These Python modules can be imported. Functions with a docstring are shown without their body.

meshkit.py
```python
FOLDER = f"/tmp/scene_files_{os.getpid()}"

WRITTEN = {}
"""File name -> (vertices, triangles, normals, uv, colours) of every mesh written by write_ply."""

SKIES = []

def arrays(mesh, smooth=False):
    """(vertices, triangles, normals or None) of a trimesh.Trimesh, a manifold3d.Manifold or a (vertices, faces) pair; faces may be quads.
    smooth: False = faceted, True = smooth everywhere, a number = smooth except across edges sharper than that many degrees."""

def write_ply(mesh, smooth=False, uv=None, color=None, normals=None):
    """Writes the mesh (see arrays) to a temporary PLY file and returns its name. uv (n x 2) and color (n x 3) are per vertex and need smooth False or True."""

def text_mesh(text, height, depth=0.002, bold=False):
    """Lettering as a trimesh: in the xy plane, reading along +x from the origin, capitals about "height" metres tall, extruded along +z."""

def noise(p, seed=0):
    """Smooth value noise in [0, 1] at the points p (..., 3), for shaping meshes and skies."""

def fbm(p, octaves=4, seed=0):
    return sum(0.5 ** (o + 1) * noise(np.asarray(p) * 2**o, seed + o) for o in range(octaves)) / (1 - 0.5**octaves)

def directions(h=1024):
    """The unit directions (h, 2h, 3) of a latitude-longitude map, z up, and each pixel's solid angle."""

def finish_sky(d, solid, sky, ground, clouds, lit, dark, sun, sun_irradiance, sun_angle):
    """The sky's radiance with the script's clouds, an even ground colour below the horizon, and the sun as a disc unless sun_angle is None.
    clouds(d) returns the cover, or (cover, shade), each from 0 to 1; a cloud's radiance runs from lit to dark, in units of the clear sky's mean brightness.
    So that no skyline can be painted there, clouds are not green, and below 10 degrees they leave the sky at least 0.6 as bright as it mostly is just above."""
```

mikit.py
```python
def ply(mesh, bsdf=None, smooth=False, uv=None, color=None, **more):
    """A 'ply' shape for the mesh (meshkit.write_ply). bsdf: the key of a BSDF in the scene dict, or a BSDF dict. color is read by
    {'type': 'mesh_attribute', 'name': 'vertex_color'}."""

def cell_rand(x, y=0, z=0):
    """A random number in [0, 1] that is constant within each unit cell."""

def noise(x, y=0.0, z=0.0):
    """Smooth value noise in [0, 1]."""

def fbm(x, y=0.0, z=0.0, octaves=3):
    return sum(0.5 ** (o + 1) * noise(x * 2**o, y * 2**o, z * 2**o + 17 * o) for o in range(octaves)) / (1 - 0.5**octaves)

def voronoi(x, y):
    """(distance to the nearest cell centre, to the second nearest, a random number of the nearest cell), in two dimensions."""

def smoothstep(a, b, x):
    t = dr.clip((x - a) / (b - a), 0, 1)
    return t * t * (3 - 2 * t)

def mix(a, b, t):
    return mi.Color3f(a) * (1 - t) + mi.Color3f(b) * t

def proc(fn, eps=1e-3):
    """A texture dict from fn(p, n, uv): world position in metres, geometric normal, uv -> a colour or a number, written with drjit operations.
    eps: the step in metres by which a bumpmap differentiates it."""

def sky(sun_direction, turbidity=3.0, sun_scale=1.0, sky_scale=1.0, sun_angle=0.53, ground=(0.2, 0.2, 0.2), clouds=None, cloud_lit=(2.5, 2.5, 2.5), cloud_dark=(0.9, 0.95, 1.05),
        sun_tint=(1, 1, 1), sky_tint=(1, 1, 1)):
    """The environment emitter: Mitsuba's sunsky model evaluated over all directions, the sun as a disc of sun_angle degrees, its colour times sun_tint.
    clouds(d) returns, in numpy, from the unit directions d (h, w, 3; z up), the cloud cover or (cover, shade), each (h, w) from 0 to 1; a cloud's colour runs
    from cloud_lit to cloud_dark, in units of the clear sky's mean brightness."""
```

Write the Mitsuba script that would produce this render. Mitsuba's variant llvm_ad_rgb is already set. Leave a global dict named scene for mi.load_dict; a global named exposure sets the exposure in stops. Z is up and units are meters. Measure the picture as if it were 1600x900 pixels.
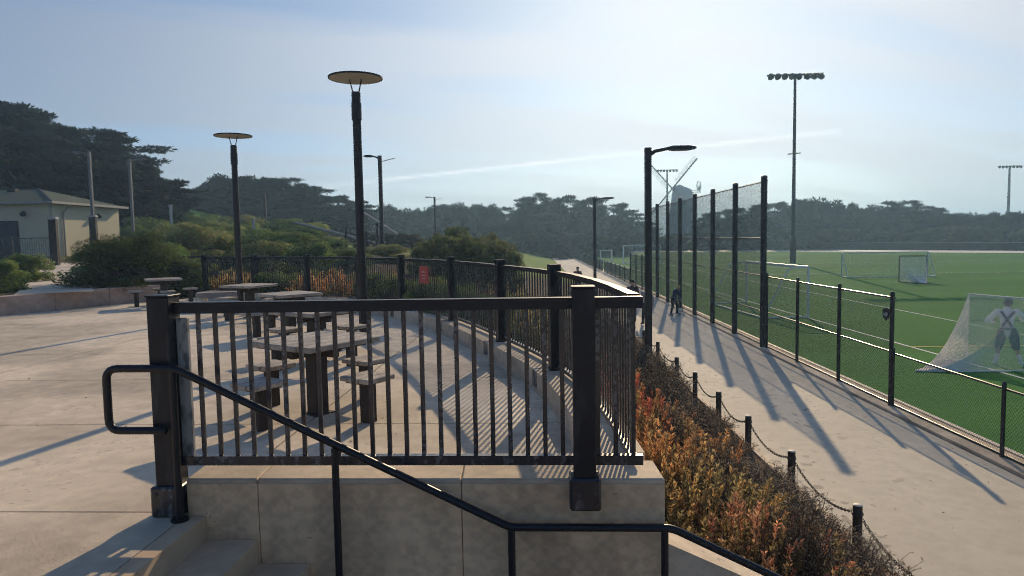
import math
import numpy as np
import trimesh
import manifold3d as m3
import shapely
import shapely.geometry as sg
import drjit as dr
import mitsuba as mi
import mikit
from mikit import noise, fbm, voronoi, cell_rand, smoothstep, mix, proc

T = mi.ScalarTransform4f
rng = np.random.default_rng(7)
scene, labels = {}, {}

# ------------------------------------------------------------------ camera, sky, exposure
exposure = 1.78
_p, _r = math.radians(4.157), math.radians(1.0)
_R0, _U0 = np.array([1.0, 0, 0]), np.array([0, math.sin(_p), math.cos(_p)])
_fw = np.array([0, math.cos(_p), -math.sin(_p)])
_U = math.sin(_r) * _R0 + math.cos(_r) * _U0
CAM = np.array([0, 0, 3.66])
HAZE = 0.0011
scene['camera'] = {'type': 'perspective', 'fov': 2 * math.degrees(math.atan(800 / 1080)), 'fov_axis': 'x', 'near_clip': 0.05, 'far_clip': 3000.0,
                   'to_world': T().look_at(origin=CAM.tolist(), target=(CAM + _fw).tolist(), up=_U.tolist())}
SUN = np.array([0.245, 0.97, 0.455])


def clouds(d):
    """thin cirrus veil in streaks, brighter towards the horizon, with one vapour trail"""
    import meshkit
    z = np.maximum(d[..., 2], 0.02)
    u, v = d[..., 0] / (z + 0.12), d[..., 1] / (z + 0.12)
    a = 0.35
    s, t = u * math.cos(a) + v * math.sin(a), -u * math.sin(a) + v * math.cos(a)
    warp = meshkit.fbm(np.stack([s * 0.5, t * 0.7, s * 0], -1), 3, 3)
    f = meshkit.fbm(np.stack([s * 0.45 + warp, t * 2.2 + 1.5 * warp, s * 0], -1), 5, 11)
    g = meshkit.fbm(np.stack([s * 0.25, t * 0.5, s * 0 + 5], -1), 3, 5)
    st = lambda a, b, x: np.clip((x - a) / (b - a), 0, 1) ** 2 * (3 - 2 * np.clip((x - a) / (b - a), 0, 1))
    cover = 0.06 + st(0.36, 0.66, f) * 0.48 + st(0.46, 0.70, g) * 0.16
    cover = cover * np.clip(0.45 + 0.8 * (d[..., 0] * 0.55 + d[..., 1] * 0.83 + 0.1), 0.25, 1)
    low = np.exp(-np.maximum(d[..., 2], 0) / 0.16)
    cover = np.clip(cover + 0.12 * low, 0, 0.86)
    sun = SUN / np.linalg.norm(SUN)
    cover = np.clip(cover + 0.45 * np.exp(-(np.arccos(np.clip(d @ sun, -1, 1)) / 0.25) ** 2), 0, 0.9)
    A, B = np.array([-0.1852, 0.97, 0.0823]), np.array([0.1985, 0.97, 0.1164])
    n = np.cross(A, B)
    n /= np.linalg.norm(n)
    m = A + B
    m /= np.linalg.norm(m)
    along = d @ np.cross(n, m)
    w = 0.0013 + 0.0014 * meshkit.noise(np.stack([along * 30, along * 0, along * 0], -1), 2)
    trail = np.exp(-((d @ n) / w) ** 2) * (np.abs(along) < 0.42) * (d @ m > 0) * np.clip(0.25 + 1.2 * meshkit.noise(np.stack([along * 9, along * 0, along * 0], -1), 9), 0, 1)
    cover = np.clip(cover + 0.24 * trail * st(-0.27, -0.17, d[..., 0] / np.maximum(d[..., 1], 0.05)) * (1 - 1.0 * st(0.10, 0.22, d[..., 0] / np.maximum(d[..., 1], 0.05))), 0, 0.92)
    sun = SUN / np.linalg.norm(SUN)
    near = np.clip((d @ sun - 0.55) / 0.45, 0, 1)
    shade = np.clip(0.95 - 0.80 * near ** 2.2 - 0.6 * trail, 0, 1)
    return cover, shade


scene['sky'] = mikit.sky(SUN, turbidity=3, sun_scale=1.0, sky_scale=0.88, clouds=clouds, cloud_lit=(5.0, 5.0, 5.05), cloud_dark=(1.16, 1.33, 1.56), sun_tint=(1.0, 0.98, 0.97), sky_tint=(0.86, 0.95, 1.17))


# ------------------------------------------------------------------ materials
def col(*c):
    return {'type': 'rgb', 'value': [float(x) for x in c]}


def tw(d):
    return {'type': 'twosided', 'bsdf': d}


def pr(color, rough=0.7, metal=0.0, spec=0.4, **k):
    return {'type': 'principled', 'base_color': color if isinstance(color, dict) else col(*color), 'roughness': rough, 'metallic': metal, 'specular': spec, **k}


def concrete_tex(base, warm, scale=1.0, amount=1.0):
    def fn(p, n, uv):
        a = fbm(p.x * 0.55 * scale, p.y * 0.55 * scale, p.z * 0.55 * scale, 4)
        b = fbm(p.x * 6 * scale, p.y * 6 * scale, p.z * 6 * scale, 3)
        g = noise(p.x * 160, p.y * 160, p.z * 160)
        c = mix(base, warm, smoothstep(0.3, 0.7, a))
        stain = smoothstep(0.52, 0.66, fbm(p.x * 1.9 * scale + 31, p.y * 1.9 * scale, p.z * 1.9 * scale, 4))
        k = 1 + amount * (0.20 * smoothstep(0.34, 0.66, a) - 0.10 + 0.16 * smoothstep(0.32, 0.68, b) - 0.08 + (g - 0.5) * 0.16 - 0.12 * stain)
        pit = smoothstep(0.80, 0.86, noise(p.x * 23, p.y * 23, p.z * 23)) * smoothstep(0.55, 0.7, a)
        return c * k * (1 - 0.25 * pit)
    return proc(fn)


def wall_tex(p, n, uv):
    wx = 0.5 * fbm(p.x * 2.7, p.y * 2.7, p.z * 2.7 + 4, 3)
    a = fbm(p.x * 1.1 + wx, p.y * 1.1, p.z * 0.8 + wx, 4)
    streak = fbm(p.x * 9, p.y * 9, p.z * 0.7, 3)
    b = fbm(p.x * 22, p.y * 22, p.z * 22, 3)
    blot = smoothstep(0.55, 0.75, fbm(p.x * 2.6 + 9 + 2 * wx, p.y * 2.6, p.z * 1.5 + 2 * wx, 5))
    c = mix((0.83, 0.59, 0.375), (0.68, 0.475, 0.30), smoothstep(0.35, 0.65, a))
    c = mix(c, (0.34, 0.235, 0.155), 0.45 * blot)
    pit = smoothstep(0.93, 0.95, noise(p.x * 38, p.y * 38, p.z * 38)) * smoothstep(0.5, 0.6, a)
    return c * (0.76 + 0.15 * smoothstep(0.3, 0.7, streak) + 0.2 * smoothstep(0.3, 0.7, b)) * (1 - 0.4 * pit)


def paint_tex(p, n, uv):
    """weathered dark paint: pale salt streaks and bare worn specks"""
    s = fbm(p.x * 30, p.y * 30, p.z * 2.6, 3)
    w = fbm(p.x * 55, p.y * 55, p.z * 40, 3)
    k = smoothstep(0.48, 0.72, s) * smoothstep(0.40, 0.60, w)
    return mix((0.014, 0.016, 0.024), (0.20, 0.205, 0.22), 0.6 * k)


def turf_tex(p, n, uv):
    a = fbm(p.x * 0.12, p.y * 0.12, 0, 3)
    stripe = noise(p.x * 0.09 + 40, p.y * 0.6, 3)
    b = noise(p.x * 60, p.y * 60, 0)
    c = mix((0.034, 0.138, 0.027), (0.056, 0.178, 0.037), a)
    return c * (0.72 + 0.3 * stripe + 0.35 * b)


def ground_tex(p, n, uv):
    a = fbm(p.x * 0.35, p.y * 0.35, 0, 4)
    b = fbm(p.x * 5, p.y * 5, 0, 3)
    far = smoothstep(48.0, 60.0, p.y)
    mulch = mix((0.085, 0.06, 0.042), (0.14, 0.105, 0.07), b)
    grass = mix((0.13, 0.22, 0.035), (0.19, 0.25, 0.055), a) * (0.75 + 0.5 * b)
    patch = smoothstep(0.42, 0.56, fbm(p.x * 0.5 + 7, p.y * 0.5, 0, 4)) * 0.75 * smoothstep(-3.0, -9.0, p.x)
    return mix(mulch, mix((0.075, 0.10, 0.03), (0.12, 0.13, 0.05), b), patch) * (1 - far) + grass * far


def path_tex(p, n, uv):
    a = fbm(p.x * 0.4, p.y * 0.16, 0, 4)
    b = fbm(p.x * 7, p.y * 7, 0, 3)
    g = noise(p.x * 130, p.y * 130, 0)
    spot = smoothstep(0.80, 0.86, noise(p.x * 9, p.y * 9, 5)) * smoothstep(0.5, 0.6, a)
    c = mix((0.42, 0.39, 0.325), (0.51, 0.475, 0.395), smoothstep(0.3, 0.7, a))
    return c * (0.86 + 0.2 * b + 0.1 * g) * (1 - 0.4 * spot)


def wood_tex(p, n, uv):
    a = fbm(p.x * 5, p.y * 5, p.z * 5, 4)
    b = fbm(p.x * 70, p.y * 9, p.z * 20, 3)
    return mix((0.43, 0.385, 0.33), (0.27, 0.24, 0.21), smoothstep(0.3, 0.7, a)) * (0.6 + 0.7 * b)


def stucco_tex(p, n, uv):
    a = fbm(p.x * 0.5, p.y * 0.5, p.z * 0.6, 3)
    return mix((0.56, 0.53, 0.39), (0.50, 0.47, 0.345), a)


scene['m_plaza'] = tw({'type': 'bumpmap', 'arbitrary': proc(lambda p, n, uv: fbm(p.x * 60, p.y * 60, p.z * 60, 2)), 'scale': 0.0035,
                       'bsdf': pr(concrete_tex((0.48, 0.415, 0.325), (0.575, 0.495, 0.39)), 0.75)})
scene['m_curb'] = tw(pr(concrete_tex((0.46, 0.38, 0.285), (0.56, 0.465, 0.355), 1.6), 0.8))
scene['m_wall'] = tw({'type': 'bumpmap', 'arbitrary': proc(lambda p, n, uv: fbm(p.x * 30, p.y * 30, p.z * 30, 3)), 'scale': 0.006, 'bsdf': pr(proc(wall_tex), 0.85, spec=0.25)})
scene['m_step'] = tw({'type': 'bumpmap', 'arbitrary': proc(lambda p, n, uv: dr.abs(dr.sin(p.x * 190))), 'scale': 0.0012, 'bsdf': pr(concrete_tex((0.50, 0.375, 0.26), (0.60, 0.46, 0.32)), 0.8)})
scene['m_paint'] = tw(pr(proc(paint_tex), 0.30, spec=0.8))
scene['m_rail'] = tw(pr((0.007, 0.008, 0.014), 0.38, spec=0.4))
scene['m_post'] = tw(pr(proc(lambda p, n, uv: mix((0.006, 0.0075, 0.014), (0.045, 0.045, 0.05), 0.6 * smoothstep(0.5, 0.75, fbm(p.x * 14, p.y * 14, p.z * 3, 4)))), 0.4, spec=0.4))
scene['m_sunside'] = tw(pr(proc(lambda p, n, uv: mix((0.30, 0.30, 0.29), (0.05, 0.05, 0.055), 0.8 * smoothstep(0.42, 0.72, fbm(p.x * 30, p.y * 30, p.z * 9, 4)))), 0.6))  # pale tone holds both grazing sun and white deposits of the post side
scene['m_seatwall'] = tw(pr(concrete_tex((0.37, 0.27, 0.215), (0.44, 0.33, 0.265), 1.3), 0.85))
scene['m_lampmetal'] = tw(pr((0.014, 0.012, 0.013), 0.42, spec=0.4))
scene['m_disc'] = tw(pr((0.38, 0.35, 0.30), 0.6))
scene['m_turf'] = tw(pr(proc(turf_tex), 0.95, spec=0.07))
scene['m_ground'] = tw(pr(proc(ground_tex), 0.95, spec=0.1))
scene['m_path'] = tw(pr(proc(path_tex), 0.8, spec=0.3))
scene['m_benchgrey'] = tw(pr(concrete_tex((0.2, 0.185, 0.17), (0.26, 0.24, 0.22)), 0.8))
scene['m_wood'] = tw(pr(proc(wood_tex), 0.6))
scene['m_stucco'] = tw(pr(proc(stucco_tex), 0.9))
scene['m_roof'] = tw(pr((0.085, 0.105, 0.085), 0.95, spec=0.1))
scene['m_trimgrey'] = tw(pr((0.3, 0.3, 0.28), 0.6))
scene['m_dark'] = tw(pr((0.022, 0.024, 0.028), 0.55))
scene['m_bluedoor'] = tw(pr((0.03, 0.042, 0.055), 0.45))
scene['m_white'] = tw(pr((0.75, 0.75, 0.73), 0.45))
scene['m_net'] = tw(pr((0.78, 0.74, 0.70), 0.8))
scene['m_greynet'] = tw(pr((0.4, 0.4, 0.38), 0.8))
scene['m_wire'] = tw(pr((0.035, 0.05, 0.045), 0.45))
scene['m_fencepost'] = tw(pr((0.012, 0.016, 0.02), 0.35))
scene['m_polegrey'] = tw(pr((0.15, 0.155, 0.155), 0.45, metal=0.2))
scene['m_band'] = tw(pr((0.03, 0.036, 0.044), 0.45))
scene['m_galv'] = tw(pr((0.38, 0.39, 0.39), 0.4, metal=0.3))
scene['m_line'] = tw(pr((0.62, 0.64, 0.58), 0.9))
scene['m_yellow'] = tw(pr((0.6, 0.55, 0.16), 0.9))
scene['m_chain'] = tw(pr((0.05, 0.042, 0.038), 0.5, metal=0.4))
scene['m_bollard'] = tw(pr((0.035, 0.026, 0.022), 0.7))
scene['m_cap'] = tw(pr((0.5, 0.47, 0.42), 0.6))
scene['m_bark'] = tw(pr((0.075, 0.058, 0.045), 0.95, spec=0.1))
scene['m_signred'] = tw(pr((0.42, 0.075, 0.06), 0.6))
scene['m_signpale'] = tw(pr((0.6, 0.32, 0.28), 0.6))
scene['m_millblue'] = tw(pr((0.13, 0.17, 0.24), 0.8))
scene['m_skin'] = tw(pr((0.42, 0.25, 0.18), 0.55))
for _n, _c in dict(cloth_black=(0.02, 0.02, 0.024), cloth_navy=(0.03, 0.045, 0.10), cloth_plum=(0.055, 0.035, 0.042), cloth_grey=(0.3, 0.26, 0.28), cloth_ice=(0.70, 0.75, 0.85),
                   cloth_white=(0.72, 0.72, 0.72), hair_dark=(0.02, 0.014, 0.01), hair_blond=(0.42, 0.34, 0.13), cloth_blue=(0.12, 0.2, 0.33), cloth_cream=(0.6, 0.56, 0.5), helmet=(0.09, 0.10, 0.12)).items():
    scene['m_' + _n] = tw(pr(_c, 0.85, spec=0.2))
scene['m_leaf'] = {'type': 'principledthin', 'base_color': {'type': 'mesh_attribute', 'name': 'vertex_color'}, 'roughness': 0.6, 'diff_trans': 0.9, 'eta': 1.3}
scene['m_farleaf'] = tw({'type': 'diffuse', 'reflectance': {'type': 'mesh_attribute', 'name': 'vertex_color'}})
scene['m_twig'] = tw(pr((0.10, 0.07, 0.05), 0.9, spec=0.1))


# ------------------------------------------------------------------ helpers
def numbered(name):
    if name not in labels and name not in scene:
        return name
    k = 1
    while f'{name}_{k:03d}' in labels or f'{name}_{k:03d}' in scene:
        k += 1
    return f'{name}_{k:03d}'


def thing(name, label, category=None, group=None, kind=None):
    key = numbered(name)
    labels[key] = {'label': label}
    if category:
        labels[key]['category'] = category
    if group:
        labels[key]['group'] = group
    if kind:
        labels[key]['kind'] = kind
    return key


def struct(name, mesh, mat, smooth=False, label=None):
    labels[name] = {'kind': 'structure', 'label': label or name.replace('_', ' ')}
    scene[name] = mikit.ply(mesh, mat, smooth)
    return name


def part(parent, name, mesh, mat, smooth=False, label=None, kind=None, **k):
    base = parent + '__' + name
    key, i = base, 0
    while key in scene:
        i += 1
        key = f'{base}_{i:03d}'
    d = mikit.ply(mesh, mat, smooth, **k) if not isinstance(mesh, dict) else dict(mesh)
    scene[key] = d
    if label or kind:
        labels[key] = {}
        if label:
            labels[key]['label'] = label
        if kind:
            labels[key]['kind'] = kind
    return key


def cat(ms):
    return trimesh.util.concatenate(ms)


def box(c, s, rz=0.0, bevel=0.0):
    """bevelled box: centre, full sizes, rotation about z in radians"""
    h = np.asarray(s, float) / 2
    b = min(bevel, h.min() * 0.9)
    if b > 0:
        pts = []
        for sx in (-1, 1):
            for sy in (-1, 1):
                for sz in (-1, 1):
                    q = np.array([sx, sy, sz])
                    for k in range(3):
                        d = np.full(3, b)
                        d[k] = 0
                        pts.append(q * (h - d))
        m = trimesh.convex.convex_hull(np.array(pts))
    else:
        m = trimesh.creation.box(s)
    if rz:
        m.apply_transform(trimesh.transformations.rotation_matrix(rz, [0, 0, 1]))
    m.apply_translation(c)
    return m


def bar(a, b, w, h=None, up=(0, 0, 1)):
    """rectangular bar from a to b; w across, h along up"""
    a, b = np.asarray(a, float), np.asarray(b, float)
    h = w if h is None else h
    d = b - a
    L = np.linalg.norm(d)
    d /= L
    up = np.asarray(up, float)
    if abs(d @ up) > 0.95:
        up = np.array([0, 1.0, 0])
    s = np.cross(d, up)
    s /= np.linalg.norm(s)
    u = np.cross(s, d)
    m = trimesh.creation.box((L, w, h))
    M = np.eye(4)
    M[:3, 0], M[:3, 1], M[:3, 2], M[:3, 3] = d, s, u, (a + b) / 2
    if np.linalg.det(M[:3, :3]) < 0:
        M[:3, 1] *= -1
    m.apply_transform(M)
    return m


def tube(pts, r, sides=8, cap=True):
    """round tube along a polyline; r may be one radius per point"""
    p = np.asarray(pts, float)
    n = len(p)
    r = np.broadcast_to(r, (n,))
    t = np.zeros_like(p)
    t[1:-1] = (p[2:] - p[1:-1]) / np.linalg.norm(p[2:] - p[1:-1], axis=1, keepdims=True) + (p[1:-1] - p[:-2]) / np.linalg.norm(p[1:-1] - p[:-2], axis=1, keepdims=True)
    t[0], t[-1] = p[1] - p[0], p[-1] - p[-2]
    t /= np.linalg.norm(t, axis=1, keepdims=True)
    ref = np.array([0, 0, 1.0]) if abs(t[0, 2]) < 0.9 else np.array([1.0, 0, 0])
    ang = np.arange(sides) * 2 * np.pi / sides
    rings = []
    for k in range(n):
        a = np.cross(t[k], ref)
        a /= np.linalg.norm(a)
        b = np.cross(t[k], a)
        ref = ref - t[k] * (ref @ t[k]) if abs(ref @ t[k]) < 0.99 else np.cross(a, t[k])
        rings.append(p[k] + r[k] * (np.cos(ang)[:, None] * a + np.sin(ang)[:, None] * b))
    v = np.vstack(rings)
    f = []
    for k in range(n - 1):
        for j in range(sides):
            a0, a1 = k * sides + j, k * sides + (j + 1) % sides
            b0, b1 = a0 + sides, a1 + sides
            f += [[a0, a1, b1], [a0, b1, b0]]
    if cap:
        v = np.vstack([v, p[0], p[-1]])
        c0, c1 = n * sides, n * sides + 1
        for j in range(sides):
            f += [[c0, (j + 1) % sides, j], [c1, (n - 1) * sides + j, (n - 1) * sides + (j + 1) % sides]]
    return trimesh.Trimesh(v, np.array(f), process=False)


def lathe(profile, c=(0, 0, 0), sides=24):
    """profile of (radius, z) from bottom to top"""
    pr_ = np.asarray(profile, float)
    ang = np.arange(sides) * 2 * np.pi / sides
    v = np.concatenate([np.stack([r * np.cos(ang), r * np.sin(ang), np.full(sides, z)], 1) for r, z in pr_]) + np.asarray(c)
    f = []
    for k in range(len(pr_) - 1):
        for j in range(sides):
            a0, a1 = k * sides + j, k * sides + (j + 1) % sides
            f += [[a0, a1, a1 + sides], [a0, a1 + sides, a0 + sides]]
    return trimesh.Trimesh(v, np.array(f), process=True)


def prism(poly, z0, z1):
    ms = []
    for g in getattr(poly, 'geoms', [poly]):
        if g.area > 1e-6:
            m = trimesh.creation.extrude_polygon(g, z1 - z0, engine='earcut')
            m.apply_translation((0, 0, z0))
            ms.append(m)
    return cat(ms)


def sticks(A, B, r):
    """many thin straight 3-sided wires A[i] -> B[i] in one mesh"""
    A, B = np.asarray(A, float), np.asarray(B, float)
    ok = np.linalg.norm(B - A, axis=1) > 1e-5
    r = np.broadcast_to(r, (len(A),))[ok]
    A, B = A[ok], B[ok]
    d = B - A
    d /= np.linalg.norm(d, axis=1, keepdims=True) + 1e-12
    ref = np.where(np.abs(d[:, 2:]) < 0.9, [[0, 0, 1.0]], [[1.0, 0, 0]])
    a = np.cross(d, ref)
    a /= np.linalg.norm(a, axis=1, keepdims=True)
    b = np.cross(d, a)
    n = len(A)
    r = r[:, None]
    vs = []
    for P in (A, B):
        for k in range(3):
            t = 2 * math.pi * k / 3
            vs.append(P + r * (math.cos(t) * a + math.sin(t) * b))
    v = np.stack(vs, 1).reshape(-1, 3)
    base = (np.arange(n) * 6)[:, None]
    f = []
    for k in range(3):
        j = (k + 1) % 3
        f.append(np.concatenate([base + k, base + j, base + j + 3], 1))
        f.append(np.concatenate([base + k, base + j + 3, base + k + 3], 1))
    return trimesh.Trimesh(v, np.concatenate(f), process=False)


def leaves(P, D, N, length, width):
    """kite-shaped leaves: base P, direction D, side reference N -> (vertices, faces); 4 vertices, 2 triangles each"""
    n = len(P)
    D = D / (np.linalg.norm(D, axis=1, keepdims=True) + 1e-9)
    S = np.cross(D, N)
    S /= np.linalg.norm(S, axis=1, keepdims=True) + 1e-9
    L, W = np.broadcast_to(length, (n,))[:, None], np.broadcast_to(width, (n,))[:, None]
    up = np.cross(S, D)
    v = np.stack([P, P + D * L * 0.45 + S * W * 0.5 + up * L * 0.06, P + D * L, P + D * L * 0.45 - S * W * 0.5 + up * L * 0.06], 1).reshape(-1, 3)
    i = (np.arange(n) * 4)[:, None]
    f = np.concatenate([np.concatenate([i, i + 1, i + 2], 1), np.concatenate([i, i + 2, i + 3], 1)])
    return v, f


def rdir(n, g=rng):
    d = g.normal(size=(n, 3))
    return d / np.linalg.norm(d, axis=1, keepdims=True)


def sstep(a, b, x):
    t = np.clip((np.asarray(x, float) - a) / (b - a), 0, 1)
    return t * t * (3 - 2 * t)


# ------------------------------------------------------------------ layout curves and the terrain
E1, E2 = np.array([1, -0.05]), np.array([0.05, 1])          # the terrace's own directions


def fence_x(y):
    return 7.42 + 0.0275 * np.asarray(y, float)


def path_x(y):
    return fence_x(y) - 3.62 - 0.012 * np.maximum(np.asarray(y, float) - 20, 0) * 0


from scipy.interpolate import CubicSpline
RAILPTS = np.array([(0.78, 4.42), (0.76, 5.6), (0.5, 7.85), (-0.15, 10.1), (-1.1, 12.8), (-2.45, 15.45), (-3.85, 17.5), (-5.7, 19.3), (-7.7, 20.75), (-9.75, 22.0)])
_s = np.r_[0, np.cumsum(np.linalg.norm(np.diff(RAILPTS, axis=0), axis=1))]
_cs = CubicSpline(_s, RAILPTS)
SEND = _s[-1]


def rail_at(s):
    s = np.asarray(s, float)
    p = _cs(s)
    d = _cs(s, 1)
    d = d / np.linalg.norm(d, axis=-1, keepdims=True)
    return p, d, np.stack([d[..., 1], -d[..., 0]], -1)      # point, tangent, outward normal


ss = np.linspace(0, SEND, 120)
_rp, _rd, _rn = rail_at(ss)
rim_out, rim_in = _rp + _rn * 0.13, _rp - _rn * 0.27
SEAT = np.array([(-18.6, 8.0), (-16.4, 11.2), (-14.62, 14.2), (-13.05, 17.3), (-11.45, 20.6), (-10.1, 22.35)])
plaza_poly = sg.Polygon(np.vstack([[(-2.124, 4.45)], [(0.9, 4.40)], rim_in, SEAT[::-1], [(-24, 4.0), (-24, -4.0), (1.2, -4.0), (1.35, 1.35), (-2.262, 1.52)]])).buffer(0)
wall_zone = sg.Polygon(np.vstack([[(-2.2, 4.3)], [(0.93, 4.15)], rim_out, SEAT[::-1] + [-0.2, 0.1], [(-24, 4.0), (-24, -4.0), (4.5, -4.0), (4.5, 4.3), (0.93, 4.3)]])).buffer(0.3)


def terrain(x, y):
    x, y = np.asarray(x, float), np.asarray(y, float)
    xe = path_x(y)
    slope = 0.3 - 0.1 * sstep(20, 50, y)
    Zl = 1.7 + 0.9 * sstep(22, 32, y) + 0.5 * sstep(30, 45, y)
    Zl = Zl + 0.65 * sstep(-10.2, -12.0, x + 0.5 * (y - 22)) * (1 - sstep(22, 32, y))
    d = xe - 0.25 - x
    z = np.where(d > 0, slope * d, 0)
    k = 0.35
    hh = np.clip(0.5 + 0.5 * (Zl - z) / k, 0, 1)
    z = np.where(d > 0, Zl * (1 - hh) + z * hh - k * hh * (1 - hh), 0)
    z = np.maximum(z, 0)
    hill = np.clip((-x - 24) / 38, 0, 1.3) * sstep(46, 82, y) * 9.5
    back = sstep(120, 190, y) * 1.2 * sstep(30, 0, x) + sstep(200, 260, y) * 1.5
    return z + hill + back - 0.004


# ------------------------------------------------------------------ ground, path, field
xs = np.unique(np.r_[np.linspace(-400, -60, 35), np.linspace(-60, -20, 41), np.linspace(-20, 12, 81), np.linspace(12, 90, 30), np.linspace(90, 500, 30)])
ys = np.unique(np.r_[np.linspace(-60, -4, 15), np.linspace(-4, 30, 86), np.linspace(30, 120, 91), np.linspace(120, 320, 41), np.linspace(320, 1200, 25)])
X, Y = np.meshgrid(xs, ys)
Z = terrain(X, Y)
inside = shapely.contains_xy(wall_zone, X.ravel(), Y.ravel()).reshape(X.shape)
stairs_zone = (X > -2.3) & (X < 5) & (Y < 4.5) & (Y > -5)
Z = np.where(inside, np.minimum(Z, 1.45), Z)
Z = np.where(stairs_zone, np.minimum(Z, -0.1), Z)
Z = Z - np.where((X > fence_x(Y) - 3.4) & (Y < 135), 0.02, 0)
ny, nx = X.shape
idx = np.arange(nx * ny).reshape(ny, nx)
q = np.stack([idx[:-1, :-1], idx[:-1, 1:], idx[1:, 1:], idx[1:, :-1]], -1).reshape(-1, 4)
struct('ground', (np.stack([X, Y, Z], -1).reshape(-1, 3), q), 'm_ground', True, 'sloping planted ground and grass around the terrace, path and field')


def strip(yl, xl, xr, z):
    yl = np.asarray(yl, float)
    v = np.vstack([np.stack([xl, yl, np.full(len(yl), z)], 1), np.stack([xr, yl, np.full(len(yl), z)], 1)])
    n = len(yl)
    i = np.arange(n - 1)
    return (v, np.stack([i, i + n, i + n + 1, i + 1], 1))


yp = np.r_[np.linspace(-30, 60, 60), np.linspace(62, 128, 30)]
struct('path', strip(yp, path_x(yp), fence_x(yp) - 0.25, 0.004), 'm_path', False, 'pale concrete path between the planted slope and the sports field')
curb = thing('path_kerb', 'thin concrete kerb along the planted edge of the path', kind='structure')
scene[curb] = mikit.ply(cat([bar([path_x(a) - 0.06, a, 0.0], [path_x(b) - 0.06, b, 0.0], 0.12, 0.08) for a, b in zip(np.arange(-20, 118, 6.0), np.arange(-14, 124, 6.0) - 0.015)]), 'm_curb')
struct('turf_field', (np.array([(fence_x(-40) + 0.28, -40, 0.004), (260, -40, 0.004), (76.5, 103, 0.004), (56, 136, 0.004), (28, 152, 0.004), (fence_x(150) + 0.28, 155, 0.004)]), np.array([(0, 1, 2), (0, 2, 3), (0, 3, 4), (0, 4, 5)])), 'm_turf', False, 'green artificial turf sports field')
mow = thing('fence_strip', 'low concrete strip under the chain link fences along the path', kind='structure')
ms = []
for a in np.arange(-20, 128, 3.0):
    b = a + 2.985
    ms.append(bar([fence_x(a) + 0.02, a, 0.02], [fence_x(b) + 0.02, b, 0.02], 0.5, 0.075))
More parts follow.
